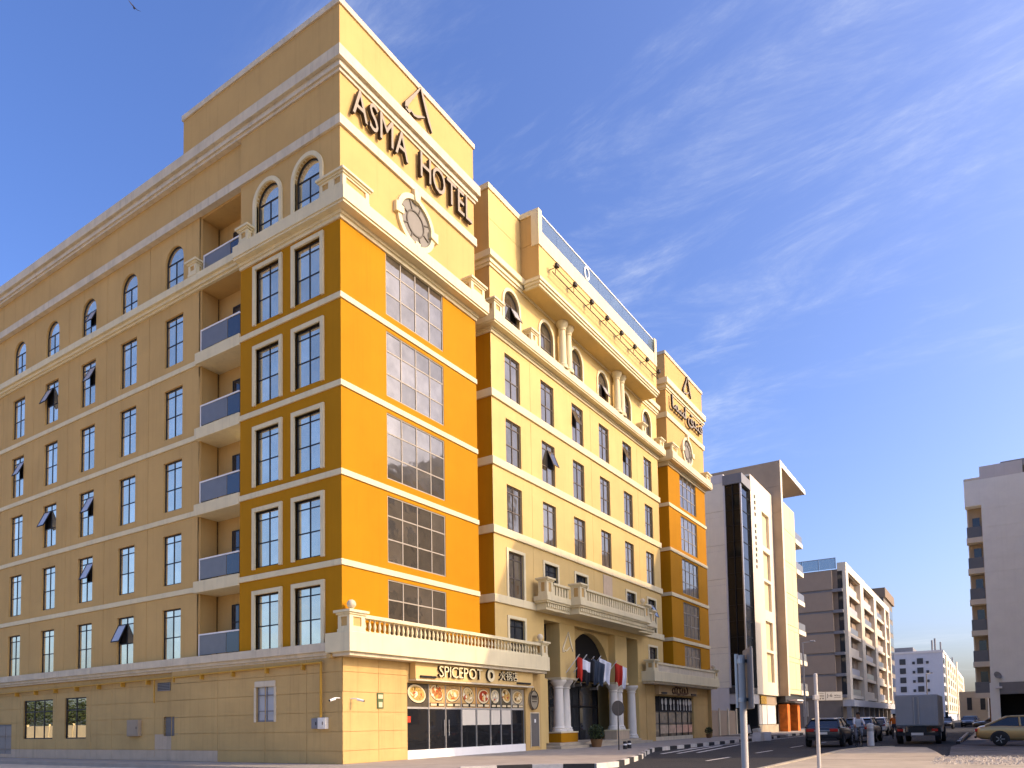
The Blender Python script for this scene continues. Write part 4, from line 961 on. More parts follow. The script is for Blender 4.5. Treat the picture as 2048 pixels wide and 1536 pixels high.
# painted lines of the road
lm = MB()
for a, b, c, d in ((20, -6.0, 60, -5.6), ): lm.add([(a, b, -.146), (c, d, -.146), (c, d+.14, -.146), (a, b+.14, -.146)], [(0,1,2,3)])
for i in range(12): lm.add([(8+7*i, -10.9, -.146), (11+7*i, -10.9, -.146), (11+7*i, -10.77, -.146), (8+7*i, -10.77, -.146)], [(0,1,2,3)])
o = lm.build('road_markings', LINE); o['kind'] = 'structure'
for k, (x0, y0, x1, y1) in enumerate(((13.5, -6.9, 24, -5.7), (14.0, -7.5, 25, -6.2), (15.0, -8.1, 27, -6.7))):
    d = Vector((x1-x0, y1-y0)).normalized(); nn = Vector((-d.y, d.x))*.09
    MB().add([(x0-nn.x, y0-nn.y, -.145), (x1-nn.x, y1-nn.y, -.145), (x1+nn.x, y1+nn.y, -.145), (x0+nn.x, y0+nn.y, -.145)], [(0,1,2,3)]).build('lay_by_line', LINE, o)
# far pavement beside the next buildings and the opposite one
o = MB().slab([(50, -4.3), (190, -4.6), (190, 20), (50, 20)], -.2, .02).build('far_pavement', PAVE); o['kind'] = 'structure'
kerb('far_kerb', [(50, -4.42), (120, -4.6)], h=.18, seg=1.6)
o = MB().slab([(52, -19), (200, -18), (200, -60), (52, -60)], -.2, .02).build('opposite_pavement', PAVE2); o['kind'] = 'structure'
kerb('opposite_kerb', [(26, -18.35), (52, -18.2)], h=.16, seg=1.6, start=1)
sheet('side_street', [(-2.2, -5), (-2.2, 200), (-14, 200), (-14, -8)], -.148, mat('bounce_paving', (.50, .44, .34), rough=.95, var=.15, vscale=.6, bump=.4, bscale=50))  # pale sheet added to bounce light onto the shaded left facade
# ================================================================== other buildings
def on(t, mb, name, M, parent=None, **k): return rel(t, mb).build(name, M, parent or t, **k)
GRW = mat('grey_cladding', (.82, .78, .62), var=.05, streak=.05); STN = mat('stone_cladding', (.40, .30, .20), var=.18, vscale=.35, streak=.05)
CRW = mat('warm_white_render', (.74, .66, .50), var=.05, streak=.05); CRY = mat('cream_panel', (.70, .56, .32), var=.05)
BWH = mat('white_render', (.66, .64, .60), var=.05, streak=.08); GRD = mat('dark_grey_metal', (.06, .065, .07), rough=.4, metal=.3, var=.1)
BEI = mat('beige_panel', (.36, .28, .20), var=.05); WGR = mat('pale_grey_render', (.50, .50, .49), var=.05, streak=.1)
# ---- next building along the street
B2 = thing('apartment_building', 'grey and cream apartment block with dark glass corner beside the hotel', 'building', (54, 0, 0))
for i in range(6):
    z0, z1 = 4.6+3.45*i, 4.6+3.45*(i+1)
    on(B2, MB().box(54, 54.4, 1.7, 24, z0+.62, z1), 'cladding_panel', GRW); on(B2, MB().box(54.03, 54.4, 1.7, 24, z0+.02, z0+.6), 'spandrel_panel', GRW)
on(B2, MB().box(54.06, 54.4, 1.7, 24, 4.6, 25.4), 'wall_core', GREY)
on(B2, MB().box(54, 60, 1.7, 24, 25.32, 26.2), 'roof_parapet', BWH)
BGL = mat('black_glazing', (.008, .009, .01), rough=.06, spec=.25, var=0)
gb = on(B2, MB().box(54.15, 57.3, .12, 1.68, 4.8, 25.0), 'corner_glazing', BGL)
for i in range(13): on(B2, MB().box(54.1, 54.149, .12, 1.68, 4.8+1.6*i, 4.85+1.6*i), 'transom', FRM, gb); on(B2, MB().box(54.15, 57.3, .07, .119, 4.8+1.6*i, 4.85+1.6*i), 'transom', FRM, gb)
on(B2, MB().box(53.95, 54.25, -.02, .1, 4.6, 25.0), 'corner_mullion', STEEL); on(B2, MB().box(53.95, 54.14, 1.60, 1.75, 4.6, 25.0), 'edge_trim', BWH)
on(B2, MB().box(54.0, 54.12, .8, .88, 4.8, 25), 'mullion', FRM)
on(B2, MB().box(53.9, 57.3, -.15, 1.75, 25.001, 26.0), 'glazing_cap', GREY); on(B2, MB().box(53.9, 57.3, -.1, 1.75, 4.0, 4.6), 'glazing_base', GRD)
wh = [(61.6, 64.6, z, z+3.2) for z in (5.6, 9.0, 14.6, 18.0)]; wh = [(61.6, 64.6, 5.4, 8.6), (61.6, 64.6, 8.9, 12.0), (61.6, 64.6, 13.2, 16.3), (61.6, 64.6, 16.6, 19.6), (61.6, 64.6, 20.2, 23.9)]
wf = MB(); wall(wf, 57.3, 66.4, 4.0, 26.6, -.1, wh, .45); on(B2, wf, 'front_wall', CRW)
on(B2, MB().box(57.3, 66.4, -.1, 3, 26.601, 26.8), 'coping', CRW)
for h in wh: on(B2, MB().box(h[0]+.9, h[1], .2, .3, h[2], h[3]), 'infill_panel', CRY); on(B2, MB().box(h[0], h[0]+.9, .3, .34, h[2], h[3]), 'window', GLD)
sgv = MB()
for i in range(13):
    if i == 4: continue
    z = 24.6-.62*i; sgv.box(58.6, 58.6+.3+.1*(i % 2), -.16, -.101, z, z+.32)
on(B2, sgv, 'vertical_lettering', LETS)
for i in range(9): on(B2, MB().box(66.4, 67.1, -1.1, 24, 4.0+2.97*i+.012, 4.0+2.97*(i+1)-.012), 'stone_course', STN)
on(B2, MB().box(66.45, 67.05, -1.05, 24, 4.0, 30.7), 'stone_core', STN)
on(B2, MB().box(66.38, 67.12, -1.14, -1.101, 4.0, 30.8), 'fin_edge', CRW)
on(B2, MB().box(67.1, 80, -1.1, 8, 30.2, 30.7), 'roof_canopy', BEI); on(B2, MB().box(67.1, 80, -1.15, -1.101, 30.15, 30.75), 'canopy_edge', WHT)
for i in range(6):
    z0 = 4.3+3.7*i
    on(B2, MB().box(67.1, 71.6, -.9, -.5, z0+.55, z0+3.66), 'facade_panel', CRY); on(B2, MB().box(71.65, 74.0, -.9, -.5, z0+.55, z0+3.66), 'facade_panel', CRY); on(B2, MB().box(67.1, 74.0, -.88, -.5, z0, z0+.52), 'spandrel_panel', CRY)
    on(B2, MB().box(74.0, 78.0, -.95, 2, z0-.05, z0+.5), 'balcony_slab', CRW); on(B2, MB().box(74.0, 77.9, -.9, -.86, z0+.5, z0+1.4), 'balcony_glass', RAILG)
    on(B2, MB().box(74.0, 78.0, 1.0, 1.05, z0+.5, z0+3.6), 'window', GLD)
on(B2, MB().box(67.1, 78, .0, 12, 26.6, 27.2), 'roof', CRW); on(B2, MB().box(67.11, 74.0, -.5, -.3, 4.0, 26.6), 'wall_core', GREY)
on(B2, MB().box(54.0, 78, 2.2, 24, 0, 4.6), 'ground_floor_core', BWH)
on(B2, MB().box(53.98, 54.0, 1.8, 24, 0, 4.58), 'base_wall', BWH)
on(B2, MB().box(54, 58, .0, 2.19, 3.0, 4.0), 'entrance_fascia', WGR); on(B2, MB().box(54.2, 58, 1.2, 1.3, 0, 3.0), 'entrance_glazing', GLD)
on(B2, MB().box(57.2, 57.6, -.05, 2.1, 0, 3.0), 'entrance_post', FRM)
for a, b, M_ in ((58, 60.2, GLS), (60.4, 62.3, BWH), (62.5, 66.2, BWH)): on(B2, MB().box(a, b, .3, .4, .9, 3.0), 'shop_window', M_)
on(B2, MB().box(58, 66.4, .2, 2.2, 3.0, 4.0), 'shop_fascia', BEI); on(B2, MB().box(59.2, 61.6, .1, .19, 3.05, 3.9), 'gold_sign', mat('gold_sign', (.38, .24, .04), var=.5, vscale=4))
on(B2, MB().box(58, 66.4, .1, .25, 0, .85), 'shop_plinth', PAVE2); on(B2, MB().box(58, 66.4, .45, .5, .8, 3.0), 'shop_back', DARK)
ORP = mat('orange_pillar', (.62, .16, .02), var=.35, vscale=1.5)
for a in (67.4, 72.6): on(B2, MB().box(a, a+1.2, -.7, .2, 0, 3.1), 'orange_pillar', ORP)
on(B2, MB().box(68.6, 72.6, .6, .7, 0, 3.1), 'shop_glazing', GLD); on(B2, MB().box(67.1, 78, -.6, 2.1, 3.3, 4.3), 'sign_band', GRD)
on(B2, MB().box(68.4, 71.6, -1.6, -.62, 3.5, 3.62), 'awning', WHT); on(B2, MB().box(72.0, 74.6, -1.4, -.62, 3.3, 3.42), 'awning', WHT)
on(B2, MB().box(74.0, 78, .3, 2, 0, 3.3), 'shop_wall', BRNW)
cw = thing('compound_wall', 'low beige compound wall in the gap between the hotel and the grey block', 'wall', (47, 1, 0))
for i in range(4): on(cw, MB().box(42.3+2.7*i, 44.95+2.7*i, 1.0, 1.25, 0, 2.3), 'panel', BEI)
for i in range(5): on(cw, MB().box(42.2+2.7*i, 42.5+2.7*i, .9, .999, 0, 2.5), 'post', CRM2)
# ---- balcony block farther on
B3 = thing('apartment_building', 'beige and white block with rows of framed balconies', 'building', (100, -2.5, 0))
FH = 3.2
on(B3, MB().box(100.8, 158, -1.3, 30, 0, 24.0), 'core', mat('recess_shade_render', (.22, .18, .14), var=.08))  # dark brown-grey puts the shade of the balcony recesses into the colour
for i in range(7):
    z0 = 1.4+FH*i
    if i == 0: continue
    on(B3, MB().box(100.2, 100.8, -.6, 30, z0+.35, z0+FH), 'side_panel', BEI); on(B3, MB().box(100.35, 100.8, -.6, 30, z0, z0+.33), 'side_joint', GREY)
    on(B3, MB().box(100.1, 100.9, -2.0, -.62, z0-.1, z0+.35), 'corner_slab', GREY); on(B3, MB().box(100.82, 100.9, -2.0, -.62, z0+.35, z0+FH-.1), 'corner_glazing', GLD)
    for j, (a, b) in enumerate(((103.2, 115.5), (119.2, 132.6), (136.0, 148.8), (151.0, 156.8))):
        M_ = WGR if (j == 1 and i < 5) else CRW
        on(B3, MB().box(a, b, -2.3, -1.31, z0-.15, z0+.35), 'balcony_slab', CRW)
        w = on(B3, MB().box(a+.2, a+(b-a)*.62, -1.36, -1.301, z0+.36, z0+2.8), 'window', BGL)
        on(B3, MB().box(a+(b-a)*.62, b, -1.6, -1.302, z0+.35, z0+FH-.16), 'infill_panel', BEI)  # infill kept dark to deepen the shade painted into the recess
        on(B3, MB().box(a+.05, b-3, -2.28, -2.2, z0+.35, z0+1.3), 'balcony_front', (CRW, WGR, RAILG)[(i*2+j) % 3])
        on(B3, MB().box(a, b, -2.2, -1.31, z0+FH-.22, z0+FH-.151), 'balcony_ceiling', BEI)
        if (i+j) % 2: on(B3, MB().box(a+.6, a+1.9, -2.1, -1.5, z0+.36, z0+1.1), 'ac_unit', WHT)
for a, b in ((100.9, 103.2), (115.5, 119.2), (132.6, 136.0), (148.8, 151.0), (156.8, 158)): on(B3, MB().box(a, b, -2.5, -1.31, 4.2, 23.8), 'frame_post', CRW)
on(B3, MB().box(100.9, 158, -2.52, -1.31, 23.801, 25.0), 'frame_top', CRW); on(B3, MB().box(100.9, 158, -2.9, -1.31, 3.2, 4.19), 'podium_band', WGR)
on(B3, MB().box(100.3, 158, -1.25, -1.2, .0, 3.2), 'podium_glazing', GLD)
for i in range(9): on(B3, MB().box(101+6.5*i, 101.6+6.5*i, -2.4, -1.8, 0, 3.2), 'podium_column', GREY)
on(B3, MB().box(106, 112, -1.5, -1.26, .2, 3.0), 'shop_light_panel', CRW)
rr = on(B3, MB().box(100.2, 100.28, -1.2, 12, 25.6, 25.7), 'roof_rail', STEEL)
for i in range(5): on(B3, MB().box(100.22, 100.25, -1.2+2.4*i, 1.1+2.4*i, 24.02, 25.6), 'glass_panel', RG, rr)
for i in range(6): on(B3, MB().box(100.2, 100.3, -1.25+2.4*i, -1.18+2.4*i, 24.0, 25.7), 'rail_post', GRD, rr)
B3b = thing('apartment_building', 'dark brown block peeking out behind the framed balcony block', 'building', (158, -1.5, 0))
on(B3b, MB().box(158.3, 175, -1.5, 26, 0, 27.6), 'core', mat('dark_render', (.20, .18, .15), var=.1)); on(B3b, MB().box(158.0, 176, -1.9, 26, 27.601, 29.6), 'roof_box', mat('brown_render', (.24, .18, .12), var=.1)); on(B3b, MB().box(158.2, 158.29, -1.5, 1, 2, 27), 'dark_strip', GRD)
for i in range(8): on(B3b, MB().box(160, 174, -1.58, -1.501, 2.2+3.1*i, 4.2+3.1*i), 'window', GLD)
# ---- far white block closing the street
B4 = thing('apartment_building', 'far white apartment block closing the street, shaded left side and sunlit right side', 'building', (230, -9, 0))
on(B4, MB().box(230, 420, -8.9, 6, 0, 20.4), 'core', mat('shaded_white_render', (.52, .54, .57), var=.04))  # bluish tint puts the left side's shade into the colour
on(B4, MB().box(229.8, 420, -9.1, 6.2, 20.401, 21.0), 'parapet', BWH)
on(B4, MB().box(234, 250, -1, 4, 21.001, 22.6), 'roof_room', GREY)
lit_ = MB().box(242, 420, -9.25, -8.91, 2.5, 20.3); on(B4, lit_, 'front_render', mat('sunlit_white_render', (.72, .62, .42), var=.05))  # cream tint puts the sunlight on this side into the colour
wm = cached('b4w', lambda: MB().box(-.12, 0, -.8, .8, 0, 1.7).mesh('window', GRD)); ws = cached('b4s', lambda: MB().box(-.12, 0, -.35, .35, 0, .8).mesh('window', GRD))
for i in range(6):
    z = 3.4+2.75*i
    for y, me in ((1.6, wm), (-1.3, ws), (-3.0, wm), (-4.9, ws)): place(me, 'window', B4, (0, y+9, z))
    for j in range(9):
        x = 20+17*j; place(cached('b4f', lambda: MB().box(0, 5, -.1, 0, 0, 1.8).mesh('window', GRD)), 'window', B4, (x, -.26, z))
    on(B4, MB().box(230.5, 241, -9.1, -8.91, z-.2, z+1.5), 'glazed_bay', GLD)
for i, (x, y) in enumerate(((236, -6), (239, -6.6), (262, -7), (280, -7), (330, -7), (338, -7.5))): on(B4, MB().tube((x, y, 21), (x, y, 24.5+.8*(i % 3)), .25), 'antenna', GREY)
on(B4, MB().box(318, 326, -9.6, -9.26, 0, 23), 'stair_tower', CRW)
lo = thing('low_building', 'low sunlit cream building beside the far end of the street', 'building', (150, -19, 0))
on(lo, MB().box(150, 200, -22, -14.8, 0, 6.2), 'core', CRW)
for i in range(3): on(lo, MB().box(149.9, 149.999, -21.3+2.2*i, -20.5+2.2*i, 2.6, 5.0), 'window', GRD)
# ---- white block on the right
WB = thing('apartment_building', 'tall pale apartment block with stacked recessed balconies at the right edge', 'building', (56.3, -18.8, 0))
WRD = mat('pale_render', (.88, .88, .78), var=.04, streak=.05)
lines = [22.0, 19.31, 17.71, 16.58, 14.97, 13.76, 12.16, 10.95, 9.36, 8.37, 6.78, 5.71, 4.21]
for a, b in zip(lines[1:], lines): on(WB, MB().box(56.3, 57.4, -40, -20.0, a+.015, b-.015), 'wall_panel', WRD)
on(WB, MB().box(56.33, 57.4, -40, -20.01, 3.3, 22), 'wall_core', WRD)
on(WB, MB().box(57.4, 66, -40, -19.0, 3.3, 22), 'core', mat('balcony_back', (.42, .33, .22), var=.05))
on(WB, MB().box(56.31, 57.4, -20.0, -18.8, 19.73, 22), 'corner_parapet', WRD)
on(WB, MB().box(56.3, 66, -20.0, -18.8, 22.001, 22.2), 'coping', CRW); on(WB, MB().box(56.3, 60, -23.1, -20.0, 22.001, 23.1), 'roof_parapet', BWH); on(WB, MB().box(58, 66, -30, -21.6, 23.101, 23.7), 'plant_room', GREY)
on(WB, MB().box(57.41, 66, -18.99, -18.9, 3.5, 22), 'front_render', CRW)
for i in range(6):
    zt = 16.95-2.72*i
    on(WB, MB().box(56.3, 57.4, -20.0, -18.8, zt-.45, zt), 'balcony_slab', CRW)
    on(WB, MB().box(56.36, 56.39, -19.95, -18.85, zt, zt+.95), 'balcony_glass', RAILG)
    w = on(WB, MB().box(57.3, 57.39, -19.85, -19.3, zt+.2, zt+1.9), 'window', GLD)
    if i % 2 == 0: on(WB, MB().box(56.5, 57.0, -19.7, -19.2, zt+.05, zt+.7), 'ac_unit', WHT)
on(WB, MB().box(56.25, 57.4, -20.6, -19.9, 0, 4.2), 'garage_pier', WRD); on(WB, MB().box(56.2, 57.4, -30, -20.6, 3.2, 4.2), 'garage_lintel', GREY)
on(WB, MB().box(59, 59.1, -30, -20, 0, 3.3), 'garage_dark_back', DARK); on(WB, MB().box(57.41, 59, -19.95, -19.8, 0, 3.3), 'garage_side', BRNW)
on(WB, MB().box(56.1, 57.3, -20.65, -20.4, .0, .7), 'pier_base', GREY)
# ---- opposite blocks right of the frame: they throw the shade on the lower middle of the hotel
for k, (x0, x1, y1, h, lb) in enumerate(((21.4, 40.5, -27, 26.2, 'beige apartment block across the street beyond the right edge, the nearer one'), (41, 54.5, -27, 29.6, 'taller cream apartment block across the street beyond the right edge'))):
    t = thing('apartment_building', lb, 'building', ((x0+x1)/2, y1, 0))
    on(t, MB().box(x0, x1, y1-16, y1, 0, h-1), 'core', CRW if k else CRY); on(t, MB().box(x0-.15, x1+.15, y1-16.1, y1+.15, h-1, h), 'parapet', BWH)
    n = int((x1-x0)/3.2)
    for i in range(7):
        for j in range(n): on(t, MB().box(x0+.9+3.2*j, x0+2.5+3.2*j, y1+.001, y1+.06, 1.5+3.5*i, 3.4+3.5*i), 'window', GLD)
# ---- across the side street (mirrored in the ground floor windows)
bw = thing('boundary_wall', 'long cream boundary wall across the side street left of the picture', 'wall', (-21, 50, 0))
for i in range(20): on(bw, MB().box(-21.2, -21, 5+5.2*i, 10.15+5.2*i, 0, 2.1), 'wall_panel', CRM); on(bw, MB().box(-21.25, -20.95, 10.15+5.2*i, 10.2+5.2*i, 0, 2.3), 'pilaster', CRM)
def tree(lbl, x, y, h, r, seed):
    t = thing('street_tree', lbl, 'tree', (x, y, -.2), group='trees behind the boundary wall'); rnd = random.Random(seed)
    mb = MB().tube((0, 0, 0), (.1, .1, h*.5), .2, .12)
    L_ = []
    for k in range(6):
        a = k*1.05; e = (r*.6*math.cos(a), r*.6*math.sin(a), h*.62+rnd.uniform(-.4, .9)); mb.tube((.1, .1, h*.45), e, .08, .03); L_.append(e)
    mb.build('trunk', mat('bark%d' % seed, (.10, .07, .045), var=.3), t, smooth=True)
    c = MB()
    for e in L_+[(0, 0, h*.8)]: leafball(c, e, r*.55, 420, .16, rnd, .8)
    c.build('crown', [LF1, LF2], t)
for i, y in enumerate((42, 52, 60, 69, 80)): tree('broad green tree behind the cream boundary wall, %s along the side street' % ('first', 'second', 'third', 'fourth', 'fifth')[i], -24.5, y, 5.6+.4*(i % 3), 3.0, i+11)

t = thing('apartment_building', 'block hidden behind the pale right block, shading the far balcony block', 'building', (128, -19.5, 0))
on(t, MB().box(104, 150, -40, -19.6, 0, 23.5), 'core', CRW); on(t, MB().box(103.8, 150.2, -40, -19.4, 23.501, 24.3), 'parapet', BWH)
for i in range(6):
    for j in range(11): on(t, MB().box(106+4*j, 108.2+4*j, -19.599, -19.54, 2.0+3.5*i, 4.0+3.5*i), 'window', GLD)
ds = thing('satellite_dish', 'small satellite dish on the pale right block above the garage', 'satellite dish', (56.3, -20.45, 4.75))
MB().lathe([(.03, 0), (.18, .03), (.3, .10), (.34, .16), (.33, .16), (.28, .11), (.03, .02)], n=18).build('dish', GREY, ds, (-.25, 0, 0)).rotation_euler = (R(35), R(-60), 0)
MB().tube((0, 0, -.1), (-.25, 0, 0), .025).tube((-.25, 0, 0), (-.55, 0, .12), .012).build('arm', GRD, ds)
fd = thing('flood_light', 'white flood light on the pale right block over the garage opening', 'flood light', (56.2, -20.55, 3.75))
MB().box(-.35, -.1, -.25, .25, -.08, .1).build('head', WHT, fd, bevel=.03); MB().box(-.1, .0, -.04, .04, -.04, .04).build('bracket', GRD, fd)
# ================================================================== vehicles
TYR = mat('tyre_rubber', (.015, .015, .015), rough=.85, var=0); RIM = mat('alloy_rim', (.30, .30, .30), rough=.3, metal=.8, var=0)
CGL = mat('car_glass', (.012, .014, .016), rough=.03, spec=.8, var=0); TLR = mat('tail_light', (.35, .015, .01), rough=.2, var=0); HLT = mat('head_light', (.6, .6, .6), rough=.1, var=0); PLT = mat('number_plate', (.65, .63, .55), rough=.4, var=0)
SED = dict(st=[(-2.36,.46,.78,.72),(-2.25,.32,.98,.84),(-1.7,.26,1.04,.895),(-.8,.23,1.0,.91),(.4,.23,.97,.91),(1.05,.25,.95,.90),(1.7,.27,.86,.88),(2.15,.30,.74,.82),(2.36,.40,.62,.66)],
           cab=[(-1.95,1.0),(-1.05,1.42),(.15,1.44),(1.1,.96)], wb=1.36, wr=.33, cw=(.80,.62))
SUV = dict(st=[(-2.2,.50,.95,.78),(-2.12,.36,1.12,.88),(-1.5,.32,1.14,.93),(.3,.30,1.08,.94),(1.0,.32,1.05,.93),(1.6,.34,.98,.91),(2.05,.38,.86,.84),(2.2,.48,.72,.70)],
           cab=[(-2.08,1.08),(-1.45,1.50),(.2,1.55),(1.05,1.05)], wb=1.32, wr=.36, cw=(.84,.68))
PNT = {}
def paint(nm, c, metal=.35, rough=.28):
    M = mat(nm, c, rough=rough, metal=metal, var=0, spec=.6); M.node_tree.nodes['Principled BSDF'].inputs['Coat Weight'].default_value = .6; return M
def car(lbl, loc, rz, M, K=SED, group=None, cat='car', name='parked_car'):
    t = thing(name, lbl, cat, loc, rz, group)
    st = K['st']; mb = MB(); nr = 10
    for x, zb, zt, w in st:
        zm = (zb+zt)/2
        half = [(w*.80, zb), (w*.97, zb+.08), (w, zm), (w*.985, zt-.10), (w*.90, zt-.01)]
        mb.v += [(x, y, z) for y, z in half]+[(x, -y, z) for y, z in reversed(half)]
    for i in range(len(st)-1):
        for j in range(nr): a = i*nr+j; b = i*nr+(j+1) % nr; mb.f.append((a, b, b+nr, a+nr))
    mb.f += [tuple(range(nr-1, -1, -1)), tuple(range((len(st)-1)*nr, len(st)*nr))]; mb.mi = [0]*len(mb.f)
    b = mb.build('body', M, t, smooth=True); s = b.modifiers.new('sub', 'SUBSURF'); s.levels = 2; s.render_levels = 2
    (x0, z0), (x1, z1), (x2, z2), (x3, z3) = K['cab']; wb_, wt = K['cw']
    g = MB(); P = []
    for x, z, w in ((x0, z0-.03, wb_), (x1, z1-.03, wt), (x2, z2-.03, wt), (x3, z3-.03, wb_)): P += [(x, w, z), (x, -w, z)]
    g.add(P, [(0,1,3,2), (2,3,5,4), (4,5,7,6), (0,2,4,6), (1,7,5,3), (0,6,7,1)]); gl = g.build('glazing', CGL, t)
    rf = MB(); rf.add([(x1-.1, wt*.98, z1-.02), (x1-.1, -wt*.98, z1-.02), (x2+.12, wt*.98, z2-.03), (x2+.12, -wt*.98, z2-.03), (x1+.2, wt*.8, z1+.035), (x1+.2, -wt*.8, z1+.035), (x2-.1, wt*.8, z2+.03), (x2-.1, -wt*.8, z2+.03)],
        [(0,1,5,4), (4,5,7,6), (6,7,3,2), (0,4,6,2), (1,3,7,5), (0,2,3,1)]); rf.build('roof', M, t, smooth=True)
    for s_ in (-1, 1):
        pl = MB()
        for (xa, za), (xb, zb), wA, wB in ((K['cab'][0], K['cab'][1], wb_, wt), (K['cab'][2], K['cab'][3], wt, wb_), (((x0+x3)/2-.1, z0-.02), ((x1+x2)/2-.1, z1), wb_, wt)):
            pl.tube((xa, s_*wA, za-.03), (xb, s_*wB, zb-.02), .05, .045, 6)
        pl.tube((x1, s_*wt, z1-.02), (x2, s_*wt, z2-.02), .045, .045, 6); pl.build('pillars', M, t, smooth=True)
        MB().box(-.06, .06, -.02, .1, 0, .14).build('mirror', M, t, (x3-.25, s_*(wb_+.08), z3+.02), bevel=.03)
    r = K['wr']
    def whl():
        mb = MB(); 
        prof = [(r*.62, -.10), (r*.94, -.11), (r, -.07), (r, .07), (r*.94, .11), (r*.62, .10)]; n = 22
        me = MB().lathe(prof, n=n).mesh('tyre', TYR); me.transform(Matrix.Rotation(R(90), 4, 'X')); return me
    def rimm():
        mb = MB().lathe([(r*.64, -.04), (r*.64, .085), (r*.58, .085), (r*.56, .04), (.05, .05)], n=22)
        for k in range(5):
            a = k*2*math.pi/5; mb.tube((.04*math.cos(a), .04*math.sin(a), .075), (r*.6*math.cos(a), r*.6*math.sin(a), .08), .035, .03, 6)
        me = mb.mesh('rim', RIM); me.transform(Matrix.Rotation(R(90), 4, 'X')); return me
    for sx in (-1, 1):
        for sy in (-1, 1):
            wmid = st[2][3] if sx < 0 else st[-4][3]
            o = place(cached(('tyre', r), whl), 'wheel', t, (sx*K['wb'], sy*(wmid-.08), r)); place(cached(('rim', r), rimm), 'rim', o, rz=math.pi if sy > 0 else 0)
            for p in o.data.polygons: p.use_smooth = True
            n = 20; MB().prism([((r+.07)*math.cos(2*math.pi*k/n), max((r+.07)*math.sin(2*math.pi*k/n), -.12)) for k in range(n)], -.006, .006).build('wheel_arch_shade', BLK, t, (sx*K['wb'], sy*(wmid-.004), r+.01))  # black disc stands in for the shaded opening of an uncut wheel arch
    xr, zr_ = st[1][0]-.06, st[1][2]-.22; xf, zf = st[-2][0]+.10, st[-2][2]-.16
    for sy in (-1, 1):
        MB().box(-.06, .06, -.2, .2, -.08, .08).build('tail_light', TLR, t, (xr, sy*.58, zr_), bevel=.02); MB().box(-.1, .06, -.18, .18, -.06, .06).build('head_light', HLT, t, (xf-.05, sy*.52, zf), bevel=.02)
    MB().box(-.02, .02, -.26, .26, -.06, .06).build('number_plate', PLT, t, (st[0][0]-.035, 0, zr_-.16)); MB().box(-.05, .05, -.7, .7, -.05, .05).build('bumper', BLK, t, (st[0][0]-.0, 0, .42), bevel=.02)
    MB().box(-.02, .02, -.4, .4, -.012, .012).build('trim_strip', STEEL, t, (st[0][0]-.03, 0, zr_-.03))
    return t
car('dark grey hatchback seen from behind, driving up the street before the balcony block', (24.6, -12.35, -.15), 0, paint('paint_dark', (.03, .033, .036)), SUV, name='car')
car('gold saloon car cut by the right edge of the picture', (24.2, -21.55, -.10), R(-90), paint('paint_gold', (.46, .30, .11), .45), SED)
car('white van-like car with pale roof behind the cyclist', (52, -11.6, -.15), 0, paint('paint_white', (.7, .7, .68), 0), SUV, name='car')
car('dark car far down the street right of the truck', (88, -15.0, -.15), R(180), paint('paint_black', (.02, .02, .022)), SUV, name='car')
car('grey car between the dark hatchback and the cyclist', (33, -12.9, -.15), 0, paint('paint_grey', (.12, .125, .13)), SUV, name='car')
for i, (x, y, c) in enumerate(((70, -20.4, (.03, .03, .03)), (70.3, -23, (.25, .25, .25)), (105, -17.2, (.02, .02, .025)), (112, -17.4, (.35, .35, .34)), (122, -16.9, (.04, .05, .07)), (132, -17.2, (.3, .28, .25)))):
    car(['black car parked under the pale right block', 'silver car parked beside the black one under the right block', 'black car parked at the far kerb', 'silver car parked beyond the black one at the far kerb', 'navy car parked farther along the far kerb', 'beige car, farthest of those parked at the far kerb'][i], (x, y, -.15), R(180 if i > 1 else 90), paint('paint_far%d' % i, c), SUV, 'cars parked far down the street')
# box truck seen from behind
tk = thing('box_truck', 'pale box truck seen from behind in the middle of the street', 'truck', (27.5, -16.4, -.15))
TB = mat('truck_box', (.27, .285, .29), rough=.5, var=.08, streak=.1)
MB().box(0, 5.2, -1.05, 1.05, 1.0, 2.75).build('box', TB, tk, bevel=.04)
for s in (-1, 1):
    d = MB().box(-.04, -.002, s*.53-.51, s*.53+.51, 1.06, 2.68).build('rear_door', TB, tk, bevel=.01)
    MB().tube((-.07, s*.12, 1.1), (-.07, s*.12, 2.62), .018).build('lock_rod', STEEL, d)
    MB().box(-.05, .0, s*.85-.15, s*.85+.15, .72, .86).build('tail_light', TLR, tk)
    for x in (1.0, 6.0):
        me = cached('ttyre', lambda: (lambda m_: (m_.transform(Matrix.Rotation(R(90), 4, 'X')), m_)[1])(MB().lathe([(.2, -.14), (.42, -.14), (.45, -.1), (.45, .1), (.42, .14), (.2, .14)], n=20).mesh('wheel', TYR)))
        w = place(me, 'wheel', tk, (x, s*.95, .45)); place(cached('trim', lambda: MB().tube((0, -.15, 0), (0, .15, 0), .2, n=14).mesh('rim', RIM)), 'rim', w)
MB().box(0, 5.4, -.45, .45, .62, .98).build('chassis', BLK, tk); MB().box(-.12, -.02, -1.0, 1.0, .48, .66).build('bumper', BLK, tk); MB().box(-.14, -.121, -.3, .3, .5, .64).build('number_plate', PLT, tk)
MB().prism([(5.3, .6), (6.9, .6), (6.95, 1.3), (6.6, 2.2), (5.3, 2.25)], -1.0, 1.0).build('cab', paint('cab_white', (.6, .6, .58), 0), tk, bevel=.05)
MB().prism([(6.72, 1.35), (6.97, 1.35), (6.68, 2.2), (6.5, 2.2)], -.9, .9).build('windscreen', CGL, tk)
for s in (-1, 1): MB().box(5.9, 6.0, s*1.2-.08, s*1.2+.08, 1.4, 1.8).build('mirror', BLK, tk)

